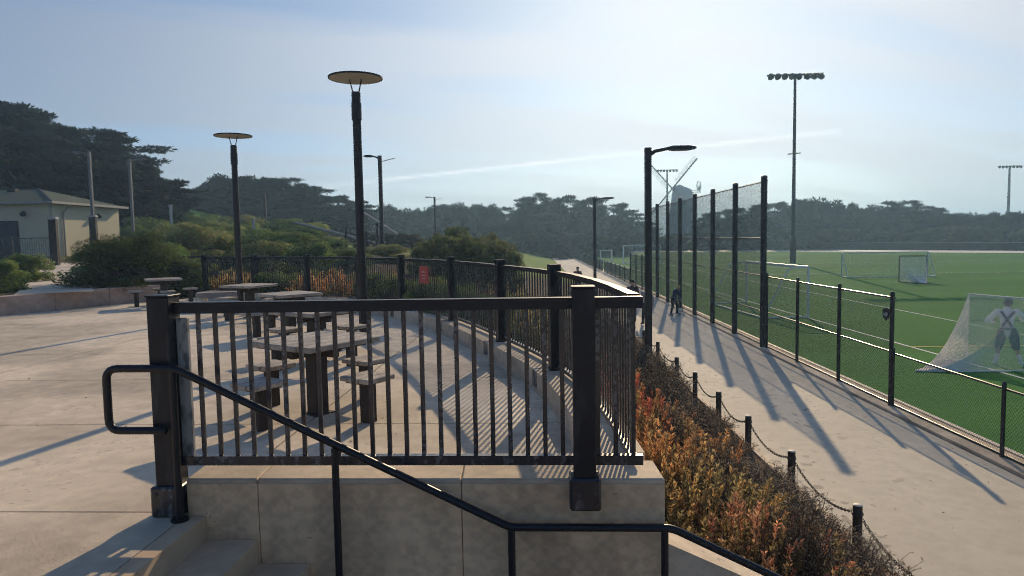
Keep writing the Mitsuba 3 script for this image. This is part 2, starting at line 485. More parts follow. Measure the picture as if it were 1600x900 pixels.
scene[mow] = mikit.ply(cat(ms), 'm_curb')
edge = thing('turf_edge_board', 'narrow pale edging beside the turf along the fence', kind='structure')
scene[edge] = mikit.ply(cat([bar([fence_x(a) + 0.32, a, 0.03], [fence_x(a + 5.98) + 0.32, a + 5.98, 0.03], 0.09, 0.10) for a in np.arange(-20, 128, 6.0)]), 'm_cap')


def line_mark(name, a, b, w, mat, label, z=0.009):
    a, b = np.array(a, float), np.array(b, float)
    d = (b - a) / np.linalg.norm(b - a)
    s = np.array([-d[1], d[0]]) * w / 2
    v = np.array([[*(a - s), z], [*(b - s), z], [*(b + s), z], [*(a + s), z]])
    if (np.cross(v[1] - v[0], v[2] - v[0]))[2] < 0:
        v = v[::-1]
    k = thing(name, label, kind='structure')
    scene[k] = mikit.ply((v, np.array([[0, 1, 2, 3]])), mat)


line_mark('field_line', (12.35, 8), (13.9, 110), 0.10, 'm_line', 'long white sideline of the turf field nearest the fence')
line_mark('field_line', (17.2, 8), (20.2, 110), 0.09, 'm_line', 'second long white line further into the turf field', 0.013)
line_mark('field_line', (12.5, 21.6), (60, 19.3), 0.10, 'm_yellow', 'yellow cross line of the turf field behind the near lacrosse goal', 0.017)
line_mark('field_line', (20, 62), (90, 52), 0.12, 'm_line', 'white cross line in the far part of the turf field', 0.017)
line_mark('field_line', (14, 84), (90, 78), 0.14, 'm_line', 'farthest white cross line of the turf field', 0.021)
far_kerb = thing('far_field_kerb', 'pale concrete band along the far edge of the turf field', kind='structure')
_fk = np.array([(16, 154.2), (28, 152.8), (56.3, 136.8), (77, 103.6), (150, 41)])
_fo = _fk + np.array([(4, 11), (4, 10.5), (8, 9), (9.5, 5), (9, 4)])
scene[far_kerb] = mikit.ply((np.vstack([np.c_[_fk, np.full(5, 0.03)], np.c_[_fo, np.full(5, 0.06)]]), np.array([[k, k + 1, k + 6, k + 5] for k in range(4)])), 'm_cap')

# ------------------------------------------------------------------ terrace floor of joined slabs
PZ = 1.91
struct('plaza', prism(plaza_poly, 1.55, PZ - 0.018), 'm_dark', False, 'raised concrete terrace')
labels['plaza']['label'] = 'raised terrace floor of wide tan concrete slabs with thin joints'


def loc(u, v):
    """terrace grid coordinates to the world"""
    return np.array([0, 0]) + u * E1 + v * E2


vj = [-4.2, -1.9, 0.15, 2.2, 4.28, 6.42, 8.58, 10.65, 12.75, 14.85, 16.95, 19.05, 21.15, 23.3]
uj = [-25.0, -18.2, -12.9, -7.55, -2.32, 1.6]
for i in range(len(uj) - 1):
    for j in range(len(vj) - 1):
        g = 0.009
        c = sg.Polygon([loc(uj[i] + g, vj[j] + g), loc(uj[i + 1] - g, vj[j] + g), loc(uj[i + 1] - g, vj[j + 1] - g), loc(uj[i] + g, vj[j + 1] - g)]).intersection(plaza_poly)
        if c.area > 0.02:
            part('plaza', 'slab', prism(c, PZ - 0.1, PZ), 'm_plaza')

# ------------------------------------------------------------------ terrace edge wall: curb and retaining wall in panels
ew = thing('terrace_wall', 'weathered concrete retaining wall with a raised curb along the terrace edge', 'retaining wall')
CZ = 2.15


def fr(u, v, z):
    """front wall frame: u along the wall, v away from the camera"""
    return np.array([u, 4.245 - 0.05 * u + v, z])


def wall_panel(u0, u1, z0, z1, depth=0.36, ch=0.028, ch0=True, ch1=True):
    """one cast panel with chamfered ends and top edges"""
    pts = []
    for z, k in ((z0, 0), (z1 - ch, 0), (z1, 1)):
        c0, c1 = (ch if ch0 else 0), (ch if ch1 else 0)
        e = ch if k else 0
        for (u, v) in ((u0 + e * ch0, c0 + e), (u0 + c0 + e, e), (u1 - c1 - e, e), (u1 - e * ch1, c1 + e), (u1 - e * ch1, depth - e), (u0 + e * ch0, depth - e)):
            pts.append(fr(u, v, z))
    return trimesh.convex.convex_hull(np.array(pts))


for u0, u1 in ((-2.12, -1.655), (-1.65, -0.345), (-0.34, 0.93)):
    part(ew, 'panel', wall_panel(u0, u1, -0.1, CZ - 0.034, ch=0.004), 'm_wall')
    part(ew, 'sunlit_top', wall_panel(u0, u1, CZ - 0.032, CZ, ch=0.010), 'm_curb')  # added slab with a separate greyer colour for the wall's sunlit top
part(ew, 'cap_block', wall_panel(-0.2, 0.945, 1.845, CZ + 0.002, 0.3), 'm_wall') if False else None
# curved run: one cast block per bay between posts
POSTS = [0.42] + [float(x) for x in _s[2:]]
edges = np.r_[0.30, _s[2:]]
for a, b in zip(edges[:-1], edges[1:]):
    t = np.linspace(a + 0.008, b - 0.008, 9)
    p, d, n = rail_at(t)
    poly = sg.Polygon(np.vstack([p + n * 0.13, (p - n * 0.27)[::-1]]))
    part(ew, 'panel', prism(poly, 0.0, 1.955), 'm_curb')
    t = np.linspace(a + (0.115 if a > 1 else 0.008), b - 0.115, 9)
    p, d, n = rail_at(t)
    poly = sg.Polygon(np.vstack([p + n * 0.127, (p - n * 0.267)[::-1]]))
    part(ew, 'block', prism(poly, 1.957, CZ), 'm_curb')
# sloped wing wall that carries on beside the lower stairs
wing = []
for u, zt in ((0.935, 1.73), (3.4, 0.62)):
    for v in (0.03, 0.33):
        wing += [fr(u, v, zt), fr(u, v, -0.2)]
part(ew, 'wing_wall', trimesh.convex.convex_hull(np.array(wing)), 'm_curb', label='sloping concrete wing wall beside the lower stairs')

# ------------------------------------------------------------------ stairs down along the wall
st = thing('stairs', 'concrete stairs that go down from the terrace along the wall', 'stairs')
nose0, tread, riser = -2.0, 0.335, 0.157
zt = PZ
u = nose0


def step_block(u0, u1, z, zb=-0.1):
    y0 = 1.55
    pts = []
    for uu in (u0, u1):
        off = 0.035 * (uu - nose0) * 0
        for (v, zz) in ((-0.004, zb), (-0.004, z - 0.012), (-0.012, z), (-2.62, z), (-2.62, zb)):
            w = fr(uu, v, zz)
            w[0] += 0.05 * (v)          # treads run along the terrace's depth direction
            pts.append(w)
    m = trimesh.convex.convex_hull(np.array(pts))
    return m


part(st, 'step', step_block(-2.12, nose0, PZ - 0.001), 'm_step', label='top step level with the terrace floor')
for k in range(6):
    u0 = nose0 + k * tread
    u1 = u0 + tread if k < 5 else 0.98
    part(st, 'step', step_block(u0 + 0.002, u1, PZ - (k + 1) * riser), 'm_step')
zl = PZ - 6 * riser
for k in range(6):
    u0 = 0.98 + k * tread
    if zl - (k + 1) * riser > 0.02:
        part(st, 'step', step_block(u0 + 0.002, u0 + tread, zl - (k + 1) * riser), 'm_step')

# ------------------------------------------------------------------ guard railing
gr = thing('guard_railing', 'dark painted steel guard railing around the terrace edge with upright balusters', 'railing')
RY = 0.06                        # railing line behind the wall's front face
U_L, U_R, U_C = -2.23, 0.43, 0.80


def post(u, v, w=0.132, z0=1.915, z1=3.38, shoe=True, rot=0.05):
    c = fr(u, v, 0)
    k = part(gr, 'post', box((c[0], c[1], (z0 + z1) / 2), (w, w, z1 - z0), -rot, 0.006), 'm_post')
    part(k, 'cap', box((c[0], c[1], z1 + 0.006), (w + 0.012, w + 0.012, 0.012), -rot, 0.003), 'm_rail')
    if shoe:
        part(k, 'shoe', box((c[0], c[1] - 0.0, z0 + 0.10), (w + 0.055, w + 0.055, 0.2), -rot, 0.012), 'm_paint', label='heavy steel shoe at the foot of the post')
        for sx in (-0.065, 0.065):
            for sz in (0.045, 0.155):
                m = lathe([(0.0, 0.0), (0.012, 0.0), (0.012, 0.008), (0.0, 0.009)], sides=6)
                m.apply_transform(trimesh.transformations.rotation_matrix(math.pi / 2, [1, 0, 0]))
                m.apply_translation((c[0] + sx, c[1] - (w + 0.055) / 2 - 0.05 * sx, z0 + sz))
                part(k, 'bolt', m, 'm_paint')


post(U_L - 0.0, 0.04, 0.142, 1.912, 3.325, True)
post(U_R, -0.035, 0.135, 1.99, 3.35, True)
a, b = fr(U_L + 0.07, RY, 0), fr(U_C, RY, 0)
RT = 3.285


def rails(pts, zt, name_sfx=''):
    top, bot = [], []
    for p, q in zip(pts[:-1], pts[1:]):
        top.append((p, q))
    return top


part(gr, 'top_rail', bar([a[0], a[1], RT - 0.035], [b[0] + 0.005, b[1], RT - 0.035], 0.07, 0.07), 'm_rail', label='front top rail')
part(gr, 'bottom_rail', bar([a[0], a[1], 2.255], [b[0] + 0.005, b[1], 2.255], 0.05, 0.06), 'm_paint', label='front bottom rail')
nb = 26
bal = trimesh.creation.box((0.028, 0.013, RT - 0.05 - 2.225))
bald = mikit.ply(bal, 'm_paint')


def baluster(x, y, z0, z1, rz, mat='m_paint'):
    h = 1.0
    d = dict(bald)
    d['to_world'] = T().translate([x, y, (z0 + z1) / 2]).rotate([0, 0, 1], math.degrees(rz)).scale([1, 1, (z1 - z0) / (RT - 0.05 - 2.225)])
    scene_key = gr + '__baluster'
    key, i = scene_key, 0
    while key in scene:
        i += 1
        key = f'{scene_key}_{i:03d}'
    scene[key] = d


for k in range(nb):
    uu = U_L + 0.215 + k * 0.1105
    if abs(uu - U_R) < 0.05 or uu > U_C - 0.02:
        continue
    c = fr(uu, RY, 0)
    baluster(c[0], c[1], 2.284, RT - 0.068, -0.05)
# added plate standing in for the left post's pale, sun-grazed side with white deposits
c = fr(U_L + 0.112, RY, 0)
part(gr, 'sunlit_side', box((c[0] + 0.0, c[1], (2.2 + RT) / 2 - 0.02), (0.075, 0.03, RT - 2.36), -0.05, 0.003), 'm_sunside', label='added plate for the pale side of the left post, sun grazed with white deposits')


def rail_z(s):
    return RT - 0.075 * np.clip(np.asarray(s) / SEND, 0, 1)


sp = [0.0] + [float(v) for v in _s[1:]]
knots = np.r_[0.0, np.linspace(0.0, SEND, 60)[1:]]
pk, dk, nk = rail_at(knots)
for (s0, s1) in zip([-0.0] + [float(x) for x in _s[2:-1]], [float(x) for x in _s[2:]]):
    tt = np.linspace(s0, s1, 5)
    p, d, n = rail_at(tt)
    zz = rail_z(tt)
    top = [bar([p[i, 0], p[i, 1], zz[i] - 0.022 + 0.001 * (i % 2)], [p[i + 1, 0] + d[i, 0] * 0.012, p[i + 1, 1] + d[i, 1] * 0.012, zz[i + 1] - 0.022 + 0.001 * (i % 2)], 0.075 - 0.001 * (i % 2), 0.05) for i in range(4)]
    bot = [bar([p[i, 0], p[i, 1], 2.205 + 0.001 * (i % 2)], [p[i + 1, 0], p[i + 1, 1], 2.205 + 0.001 * (i % 2)], 0.05, 0.04) for i in range(4)]
    part(gr, 'top_rail', cat(top), 'm_rail')
    part(gr, 'bottom_rail', cat(bot), 'm_paint')
    c = rail_at(s1)
    rz = math.atan2(c[1][1], c[1][0])
    pc = c[0] - c[2] * 0.02
    k = part(gr, 'post', box((pc[0], pc[1], (1.97 + rail_z(s1) + 0.08) / 2), (0.13, 0.13, rail_z(s1) + 0.08 - 1.97), rz, 0.005), 'm_post')
    pi_ = c[0] - c[2] * 0.085
    part(k, 'shoe', box((pi_[0], pi_[1], 2.052), (0.19, 0.36, 0.19), rz, 0.01), 'm_paint')
nbal = 0
far_b = []
sk = 0.12
while sk < SEND - 0.05:
    if min(abs(sk - q_) for q_ in _s[2:]) > 0.085:
        p, d, n = rail_at(sk)
        rz = math.atan2(d[1], d[0])
        if nbal < 268:
            baluster(p[0], p[1], 2.224, float(rail_z(sk)) - 0.046, rz)
            nbal += 1
        else:
            m = trimesh.creation.box((0.028, 0.013, 1.0))
            m.apply_transform(trimesh.transformations.rotation_matrix(rz, [0, 0, 1]))
            m.apply_translation((p[0], p[1], 2.72))
            far_b.append(m)
    sk += 0.1105
if far_b:
    part(gr, 'far_balusters', cat(far_b), 'm_paint', kind='stuff')
# red notice on the curved railing
p, d, n = rail_at(float(_s[5]) - 1.4)
rz = math.atan2(d[1], d[0])
pc = p - n * 0.045
sign = thing('notice_sign', 'small faded red notice panel tied to the curved railing', 'sign')
part(sign, 'panel', box((pc[0], pc[1], 2.93), (0.54, 0.008, 0.36), rz, 0.003), 'm_signred')
for k, w_ in enumerate((0.2, 0.26, 0.16)):
    pq = p - n * 0.051
    part(sign, 'print_line', box((pq[0], pq[1], 2.99 - 0.07 * k), (w_, 0.004, 0.02), rz), 'm_signpale')
# short dark railing return behind the far end of the fence
rt2 = thing('gate_rail', 'short dark solid rail beyond the far end of the terrace railing', 'railing')
part(rt2, 'panel', box((-10.75, 23.6, 2.85), (1.3, 0.06, 0.75), 0.2, 0.01), 'm_paint')
part(rt2, 'post', box((-11.45, 23.45, 2.75), (0.1, 0.1, 1.1), 0.2, 0.01), 'm_paint')

# ------------------------------------------------------------------ handrail down the stairs
hr = thing('stair_handrail', 'dark round steel handrail with a closed loop end going down the stairs', 'handrail')
HV = -0.085


def arc(p0, p1, p2, r, n=6):
    """rounds the corner p1 between p0 and p2"""
    a, b = (p0 - p1) / np.linalg.norm(p0 - p1), (p2 - p1) / np.linalg.norm(p2 - p1)
    return [p1 + a * r * (1 - t) ** 2 + b * r * t ** 2 for t in np.linspace(0, 1, n)]


P = [fr(-2.19, HV, 2.49), fr(-2.555, HV, 2.49), fr(-2.555, HV, 2.885), fr(-2.115, HV, 2.885), fr(-0.04, HV, 1.872), fr(0.95, HV, 1.872), fr(2.9, HV, 0.92), fr(3.25, HV, 0.92)]
line = [P[0]] + arc(P[0], P[1], P[2], 0.075) + arc(P[1], P[2], P[3], 0.075) + arc(P[2], P[3], P[4], 0.05, 4) + arc(P[3], P[4], P[5], 0.05, 4) + arc(P[4], P[5], P[6], 0.05, 4) + arc(P[5], P[6], P[7], 0.05, 4) + [P[7]]
part(hr, 'rail', tube(line, 0.0245, 12), 'm_rail', True)
for uu, zb, zt_ in ((-2.13, PZ, 2.87), (-1.12, PZ - 3 * riser, 2.375), (-0.03, zl, 1.86), (0.91, zl, 1.86), (2.0, 0.5, 1.34)):
    k = part(hr, 'post', tube([fr(uu, HV, zb), fr(uu, HV, zt_)], 0.023, 12), 'm_rail', 40)
    c = fr(uu, HV, zb + 0.006)
    part(k, 'base_plate', lathe([(0.0, -0.006), (0.055, -0.006), (0.055, 0.006), (0.0, 0.008)], c, 14), 'm_rail')

# ------------------------------------------------------------------ picnic tables with single seats around them
def slab_top(cx, cy, z, s, rz, th, n=5):
    """planks with small gaps and rounded edges -> list of meshes"""
    out = []
    w = s / n
    for k in range(n):
        off = -s / 2 + (k + 0.5) * w
        ln = s - (0.03 if k in (0, n - 1) else 0.0)
        m = box((0, off, 0), (ln, w - 0.005, th), 0, 0.007)
        m.apply_transform(trimesh.transformations.rotation_matrix(rz, [0, 0, 1]))
        m.apply_translation((cx, cy, z - th / 2))
        out.append(m)
    return out


def table(cx, cy, rz, label, zt=0.765, s=0.93):
    t = thing('picnic_table', label, 'table', 'square pedestal tables on the terrace')
    z = PZ + zt
    tp = part(t, 'tabletop', box((cx, cy, z - 0.062), (s - 0.12, s - 0.12, 0.02), rz), 'm_dark')
    for m in slab_top(cx, cy, z, s, rz, 0.052, 5):
        part(tp, 'plank', m, 'm_wood')
    k = part(t, 'pedestal', box((cx, cy, PZ + (zt - 0.07) / 2), (0.155, 0.155, zt - 0.072), rz, 0.006), 'm_bollard')
    part(k, 'bracket', cat([box((cx, cy, z - 0.12), (0.62, 0.07, 0.09), rz, 0.005), box((cx, cy, z - 0.121), (0.069, 0.62, 0.088), rz, 0.005)]), 'm_bollard')
    part(k, 'base_plate', box((cx, cy, PZ + 0.006), (0.24, 0.24, 0.012), rz, 0.003), 'm_bollard')


def seat(cx, cy, rz, label, s=0.39):
    t = thing('stool', label, 'seat', 'square pedestal stools around the tables')
    z = PZ + 0.455
    tp = part(t, 'seat', box((cx, cy, z - 0.055), (s - 0.1, s - 0.1, 0.016), rz), 'm_dark')
    for m in slab_top(cx, cy, z, s, rz, 0.045, 3):
        part(tp, 'plank', m, 'm_wood')
    part(t, 'pedestal', box((cx, cy, PZ + 0.197), (0.115, 0.115, 0.392), rz, 0.005), 'm_bollard')


TABLES = [((-2.0, 6.95), 0.96, 'nearest wooden square table right behind the front railing'),
          ((-2.85, 9.95), 0.96, 'second wooden square table from the front, half hidden by the top rail'),
          ((-4.28, 13.25), 0.8, 'grey topped wooden table just left of the taller disc lamp'),
          ((-6.15, 16.15), 1.15, 'bright lit square table in front of the smaller disc lamp'),
          ((-9.95, 19.7), 0.55, 'farthest square table, beside the low seat wall')]
SIDE = ['far right', 'far left', 'near left', 'near right']
for i, ((cx, cy), rz, lab) in enumerate(TABLES):
    table(cx, cy, rz, lab)
    nm = ['nearest table', 'second table from the front', 'third table from the front', 'bright lit fourth table', 'farthest table beside the seat wall'][i]
    for k in range(4):
        a = rz + 0.05 + k * math.pi / 2
        seat(cx + 0.70 * math.cos(a), cy + 0.70 * math.sin(a), rz, f'wooden square stool on the {SIDE[k]} side of the {nm}')
bb = thing('bench_block', 'low grey concrete bench block in front of the far terrace railing', 'bench')
part(bb, 'slab', box((-7.75, 18.1, PZ + 0.40), (1.0, 0.45, 0.13), 0.35, 0.015), 'm_benchgrey')
for sx in (-0.32, 0.32):
    part(bb, 'foot', box((-7.75 + sx * math.cos(0.35), 18.1 + sx * math.sin(0.35), PZ + 0.167), (0.14, 0.36, 0.334), 0.35, 0.01), 'm_curb')

# ------------------------------------------------------------------ low seat wall on the left of the terrace
sw = thing('seat_wall', 'low pinkish concrete seat wall along the left side of the terrace', 'wall')
L = np.r_[0, np.cumsum(np.linalg.norm(np.diff(SEAT, axis=0), axis=1))]
seatc = CubicSpline(L, SEAT)
cuts = np.arange(0.0, L[-1] + 0.01, 1.55)
for a, b in zip(cuts[:-1], cuts[1:]):
    t = np.linspace(a + 0.008, b - 0.008, 4)
    p, d = seatc(t), seatc(t, 1)
    d /= np.linalg.norm(d, axis=1, keepdims=True)
    n = np.stack([-d[:, 1], d[:, 0]], 1)
    def ring(o, i_):
        return sg.Polygon(np.vstack([p + n * o, (p + n * i_)[::-1]]))
    m = cat([prism(ring(0.02, 0.42), 1.6, PZ + 0.36), prism(ring(0.0, 0.44), PZ + 0.362, PZ + 0.48)])
    part(sw, 'panel', m, 'm_seatwall')

# ------------------------------------------------------------------ terrace disc lamps
def disc_lamp(x, y, ztop, label):
    t = thing('disc_lamp', label, 'lamp', 'disc topped lamps on the terrace')
    H = ztop - PZ
    k = part(t, 'pole', tube([(x, y, PZ), (x, y, ztop - 0.68)], [0.078, 0.070], 16), 'm_lampmetal', 40)
    part(k, 'base_plate', box((x, y, PZ + 0.012), (0.3, 0.3, 0.024), 0.3, 0.004), 'm_lampmetal')
    part(t, 'lamp_head', lathe([(0.062, ztop - 0.70), (0.084, ztop - 0.69), (0.084, ztop - 0.42), (0.076, ztop - 0.40), (0.076, ztop - 0.24), (0.05, ztop - 0.225), (0.0, ztop - 0.222)], (x, y, 0), 18), 'm_lampmetal', 35)
    for s_ in (-1, 1):
        part(t, 'arm', tube([(x + s_ * 0.05, y, ztop - 0.235), (x + s_ * 0.10, y, ztop - 0.02)], 0.011, 6), 'm_lampmetal', True)
    R = 0.45
    dk_ = part(t, 'disc', lathe([(0.0, ztop - 0.018), (R - 0.05, ztop - 0.012), (R - 0.018, ztop - 0.004)], (x, y, 0), 40), 'm_disc', 40, label='pale underside of the lamp disc')
    part(t, 'disc_shell', lathe([(R - 0.018, ztop - 0.010), (R, ztop - 0.008), (R, ztop + 0.016), (R * 0.6, ztop + 0.035), (0.0, ztop + 0.05)], (x, y, 0), 40), 'm_lampmetal', 40)


disc_lamp(-2.56, 11.8, 6.37, 'nearer and taller looking disc lamp behind the second table')
disc_lamp(-6.78, 17.2, 6.27, 'farther disc lamp in front of the far railing at left')


# ------------------------------------------------------------------ arm street lamps
def street_lamp(x, y, z0, ztop, arm, label, w=0.13, ang=0.0, cell=True, second=0.0, mat='m_lampmetal'):
    t = thing('street_lamp', label, 'street lamp', 'slim street lamps with a flat arm head')
    c, s = math.cos(ang), math.sin(ang)
    part(t, 'pole', box((x, y, (z0 + ztop) / 2), (w, w, ztop - z0), 0.0, 0.012), mat)
    sg_ = 1 if arm > 0 else -1
    L_ = abs(arm)
    def R(u, v, zz):
        return (x + sg_ * (u * c) - v * s * sg_, y + u * s * sg_ + v * c, zz)
    k = part(t, 'arm', tube([R(w * 0.4, 0, ztop - 0.16), R(0.18, 0, ztop - 0.09), R(L_ * 0.42, 0, ztop - 0.03)], [0.05, 0.045, 0.04], 8), mat, 40)
    pts = []
    for u, hw, h0, h1 in ((L_ * 0.38, 0.05, -0.055, 0.0), (L_ * 0.52, 0.15, -0.075, 0.03), (L_ * 0.85, 0.165, -0.075, 0.028), (L_, 0.10, -0.045, 0.0)):
        for v in (-hw, hw):
            pts += [R(u, v, ztop + h0), R(u, v * 0.85, ztop + h1)]
    hd = part(t, 'lamp_head', trimesh.convex.convex_hull(np.array(pts)), mat)
    part(hd, 'lens', box(R(L_ * 0.7, 0, ztop - 0.078), (L_ * 0.25, 0.2, 0.012), ang), 'm_galv')
    part(t, 'base', box((x, y, z0 + 0.14), (w + 0.07, w + 0.07, 0.28), 0.0, 0.02), mat)
    if second:
        part(t, 'side_bracket', bar((x, y, ztop - 0.35), (x + second, y + 0.3, ztop - 0.12), 0.035), 'm_lampmetal')


street_lamp(3.48, 17.6, float(terrain(3.48, 17.6)) - 0.1, 5.86, 1.2, 'nearest street lamp, beside the path with its arm over the planted slope', 0.16)
street_lamp(4.82, 40.0, 0.0, 5.86, 1.15, 'street lamp beside the path in front of the lawn corner', 0.17)
street_lamp(-7.25, 39.0, 2.2, 8.36, -0.9, 'street lamp right of the nearer disc lamp with a thin bracket on its back', 0.2, 0.0, True, 0.8)
street_lamp(-8.72, 80.0, 2.8, 8.5, -1.1, 'distant street lamp in front of the tree line at centre left', 0.2, 0.0, True, 0.9)
street_lamp(-24.7, 70.0, 2.8, 8.5, -1.0, 'distant street lamp just right of the farther disc lamp', 0.2, 0.0, True, 1.0)
street_lamp(-23.4, 43.0, 2.9, 8.9, 1.0, 'grey street lamp at the right end of the cream building', 0.15, mat='m_polegrey')
street_lamp(-24.05, 40.0, 2.9, 8.98, -1.0, 'grey street lamp in front of the cream building with a short arm to the left', 0.15, mat='m_polegrey')
for (x, y, z0, z1, r_, lab) in ((-17.6, 47.5, 2.7, 5.25, 0.09, 'pale thin post left of the shrubs behind the terrace railing'), (-26.4, 54.0, 3.0, 6.6, 0.12, 'pale short mast among the shrubs near the cream building')):
    k = thing('marker_post', lab, 'post')
    part(k, 'shaft', tube([(x, y, z0), (x, y, z1)], r_, 8), 'm_galv', 40)
    part(k, 'cap', box((x, y, z1 + 0.03), (r_ * 2.3, r_ * 2.3, 0.06)), 'm_galv')


# ------------------------------------------------------------------ sports floodlights
def flood_mast(x, y, ztop, width, label, n=8, r=0.24):
    t = thing('floodlight_mast', label, 'floodlight', 'tall sports floodlight masts round the field')
    part(t, 'pole', tube([(x, y, -0.05), (x, y, 3.0), (x, y, 3.02), (x, y, ztop)], [r * 1.5, r * 1.45, r, r * 0.6], 12), 'm_fencepost', 40)
    part(t, 'crossarm', bar((x - width / 2, y, ztop), (x + width / 2, y, ztop + 0.15), 0.16), 'm_fencepost')
    part(t, 'service_arm', bar((x - 0.75, y, ztop * 0.585), (x + 0.75, y, ztop * 0.59), 0.12), 'm_fencepost')
    for k in range(n):
        u = -width / 2 + (k + 0.5) * width / n
        tilt = -0.45 if k < n * 0.45 else -0.3 if k < n * 0.6 else 0.35
        m = cat([lathe([(0.0, -0.5), (0.34, -0.5), (0.46, 0.05), (0.2, 0.32), (0.0, 0.36)], sides=10), box((0, 0, 0.42), (0.25, 0.25, 0.3))])
        m.apply_transform(trimesh.transformations.rotation_matrix(tilt * -1.6, [0, 1, 0]) @ trimesh.transformations.rotation_matrix(-0.7, [1, 0, 0]))
        m.apply_scale(width / 8.0)
        m.apply_translation((x + u, y - 0.2, ztop - 0.15))
        part(t, 'lamp', m, 'm_fencepost', 40)


flood_mast(34.2, 84.0, 22.4, 6.7, 'tallest floodlight mast, at the near side of the field right of the high fence')
flood_mast(165.5, 231.0, 24.4, 8.0, 'far pale floodlight mast at the right edge above the trees', 7, 0.5)
flood_mast(50.9, 226.0, 24.6, 7.0, 'far floodlight mast seen behind the windmill sails', 7, 0.4)

# ------------------------------------------------------------------ chain link fences
FX = 0.05


def fpt(y, z):
    return np.array([fence_x(y) + FX, y, z])


def mesh_wires(y0, y1, z0, z1, r=0.0027, pitch=0.072):
    """diamond wire mesh in the fence plane: straight wires clipped to the panel"""
    A, B = [], []
    h = z1 - z0
    for sgn in (1, -1):
        for c in np.arange(y0 - h, y1 + h, pitch):
            ya, yb = (c, c + h * sgn)
            za, zb = z0, z1
            if sgn > 0:
                lo, hi = max(ya, y0), min(yb, y1)
                if hi - lo < 0.01:
                    continue
                A.append((lo, z0 + (lo - ya)))
                B.append((hi, z0 + (hi - ya)))
            else:
                lo, hi = max(yb, y0), min(ya, y1)
                if hi - lo < 0.01:
                    continue
                A.append((lo, z0 + (ya - lo)))
                B.append((hi, z0 + (ya - hi)))
    A = np.array([fpt(y, z) for y, z in A])
    B = np.array([fpt(y, z) for y, z in B])
    return sticks(A, B, r)


def link_fence(name, ys_, ztop, rails_z, pr_, label, mat='m_fencepost', bands=False, r=0.0027, pitch=0.072, railmat='m_fencepost'):
    t = thing(name, label, 'fence')
    for y in ys_:
        x = fence_x(y) + FX - (pr_ + 0.012)
        k = part(t, 'post', tube([(x, y, 0.0), (x, y, ztop + 0.06)], pr_, 12), mat, 40)
        part(k, 'cap', lathe([(pr_ * 1.08, ztop + 0.05), (pr_ * 1.08, ztop + 0.085), (pr_ * 0.6, ztop + 0.11), (0, ztop + 0.115)], (x, y, 0), 10), mat, 40)
        if bands:
            part(k, 'band', cat([lathe([(pr_, zz - 0.02), (pr_ + 0.008, zz - 0.018), (pr_ + 0.008, zz + 0.018), (pr_, zz + 0.02)], (x, y, 0), 12) for zz in np.arange(0.35, ztop, 0.42)]), 'm_band', 40, kind='stuff')
    for zz in rails_z:
        part(t, 'rail', tube([fpt(ys_[0], zz), fpt(ys_[-1], zz)], 0.021, 8), railmat, 40)
    for a_, b_ in zip(ys_[:-1], ys_[1:]):
        part(t, 'wire_mesh', mesh_wires(a_, b_, 0.05, ztop - 0.02, r, pitch), 'm_wire')
    return t


link_fence('low_fence', [4.2, 7.5, 10.73, 14.06], 1.16, [1.14, 0.08], 0.032, 'low black chain link fence at the near right beside the path', r=0.0024, pitch=0.068)
link_fence('medium_fence', [14.12, 16.55, 19.15, 21.65], 2.31, [2.29, 1.16, 0.08], 0.043, 'head high black chain link fence between the low fence and the high fence')
link_fence('high_fence', [21.85, 24.9, 27.95, 31.0, 34.05, 37.1, 40.15, 43.2], 5.36, [5.3, 3.5, 2.3, 1.16, 0.08], 0.095, 'very high dark blue chain link ball fence with thick posts', bands=True, r=0.003)
link_fence('medium_fence', [43.4, 46.0, 48.6, 51.2], 2.31, [2.29, 1.16, 0.08], 0.05, 'farther head high chain link fence just beyond the high fence', r=0.004, pitch=0.1)
ysl = [51.5 + 3.0 * k for k in range(7)]
link_fence('low_fence', ysl, 1.16, [1.14, 0.08], 0.045, 'low green black fence far along the path in front of the open gateway', r=0.005, pitch=0.1)
ysl = [71.5 + 3.0 * k for k in range(17)]
link_fence('low_fence', ysl, 1.16, [1.14, 0.08], 0.05, 'farthest low fence along the end of the path', r=0.007, pitch=0.14)
em = thing('fence_tag', 'small shield shaped dark tag with a pale face hung on the head high fence', 'tag')
shield = sg.Polygon([(-0.07, 0.10), (-0.075, 0.02), (-0.06, -0.07), (0, -0.15), (0.06, -0.07), (0.075, 0.02), (0.07, 0.10), (0.0, 0.13)])
for mat, sc_, off, nm in (('m_dark', 1.0, 0.0, 'plate'), ('m_galv', 0.62, -0.012, 'face')):
    m = trimesh.creation.extrude_polygon(shapely.affinity.scale(shield, sc_, sc_ * (0.5 if nm == 'face' else 1)), 0.012, engine='earcut')
    m.apply_transform(trimesh.transformations.rotation_matrix(math.pi / 2, [1, 0, 0]))
    m.apply_transform(trimesh.transformations.rotation_matrix(-0.9, [0, 0, 1]))
    m.apply_translation((fence_x(14.4) + FX - 0.03 + off, 14.4, 1.93))
    part(em, nm, m, mat)

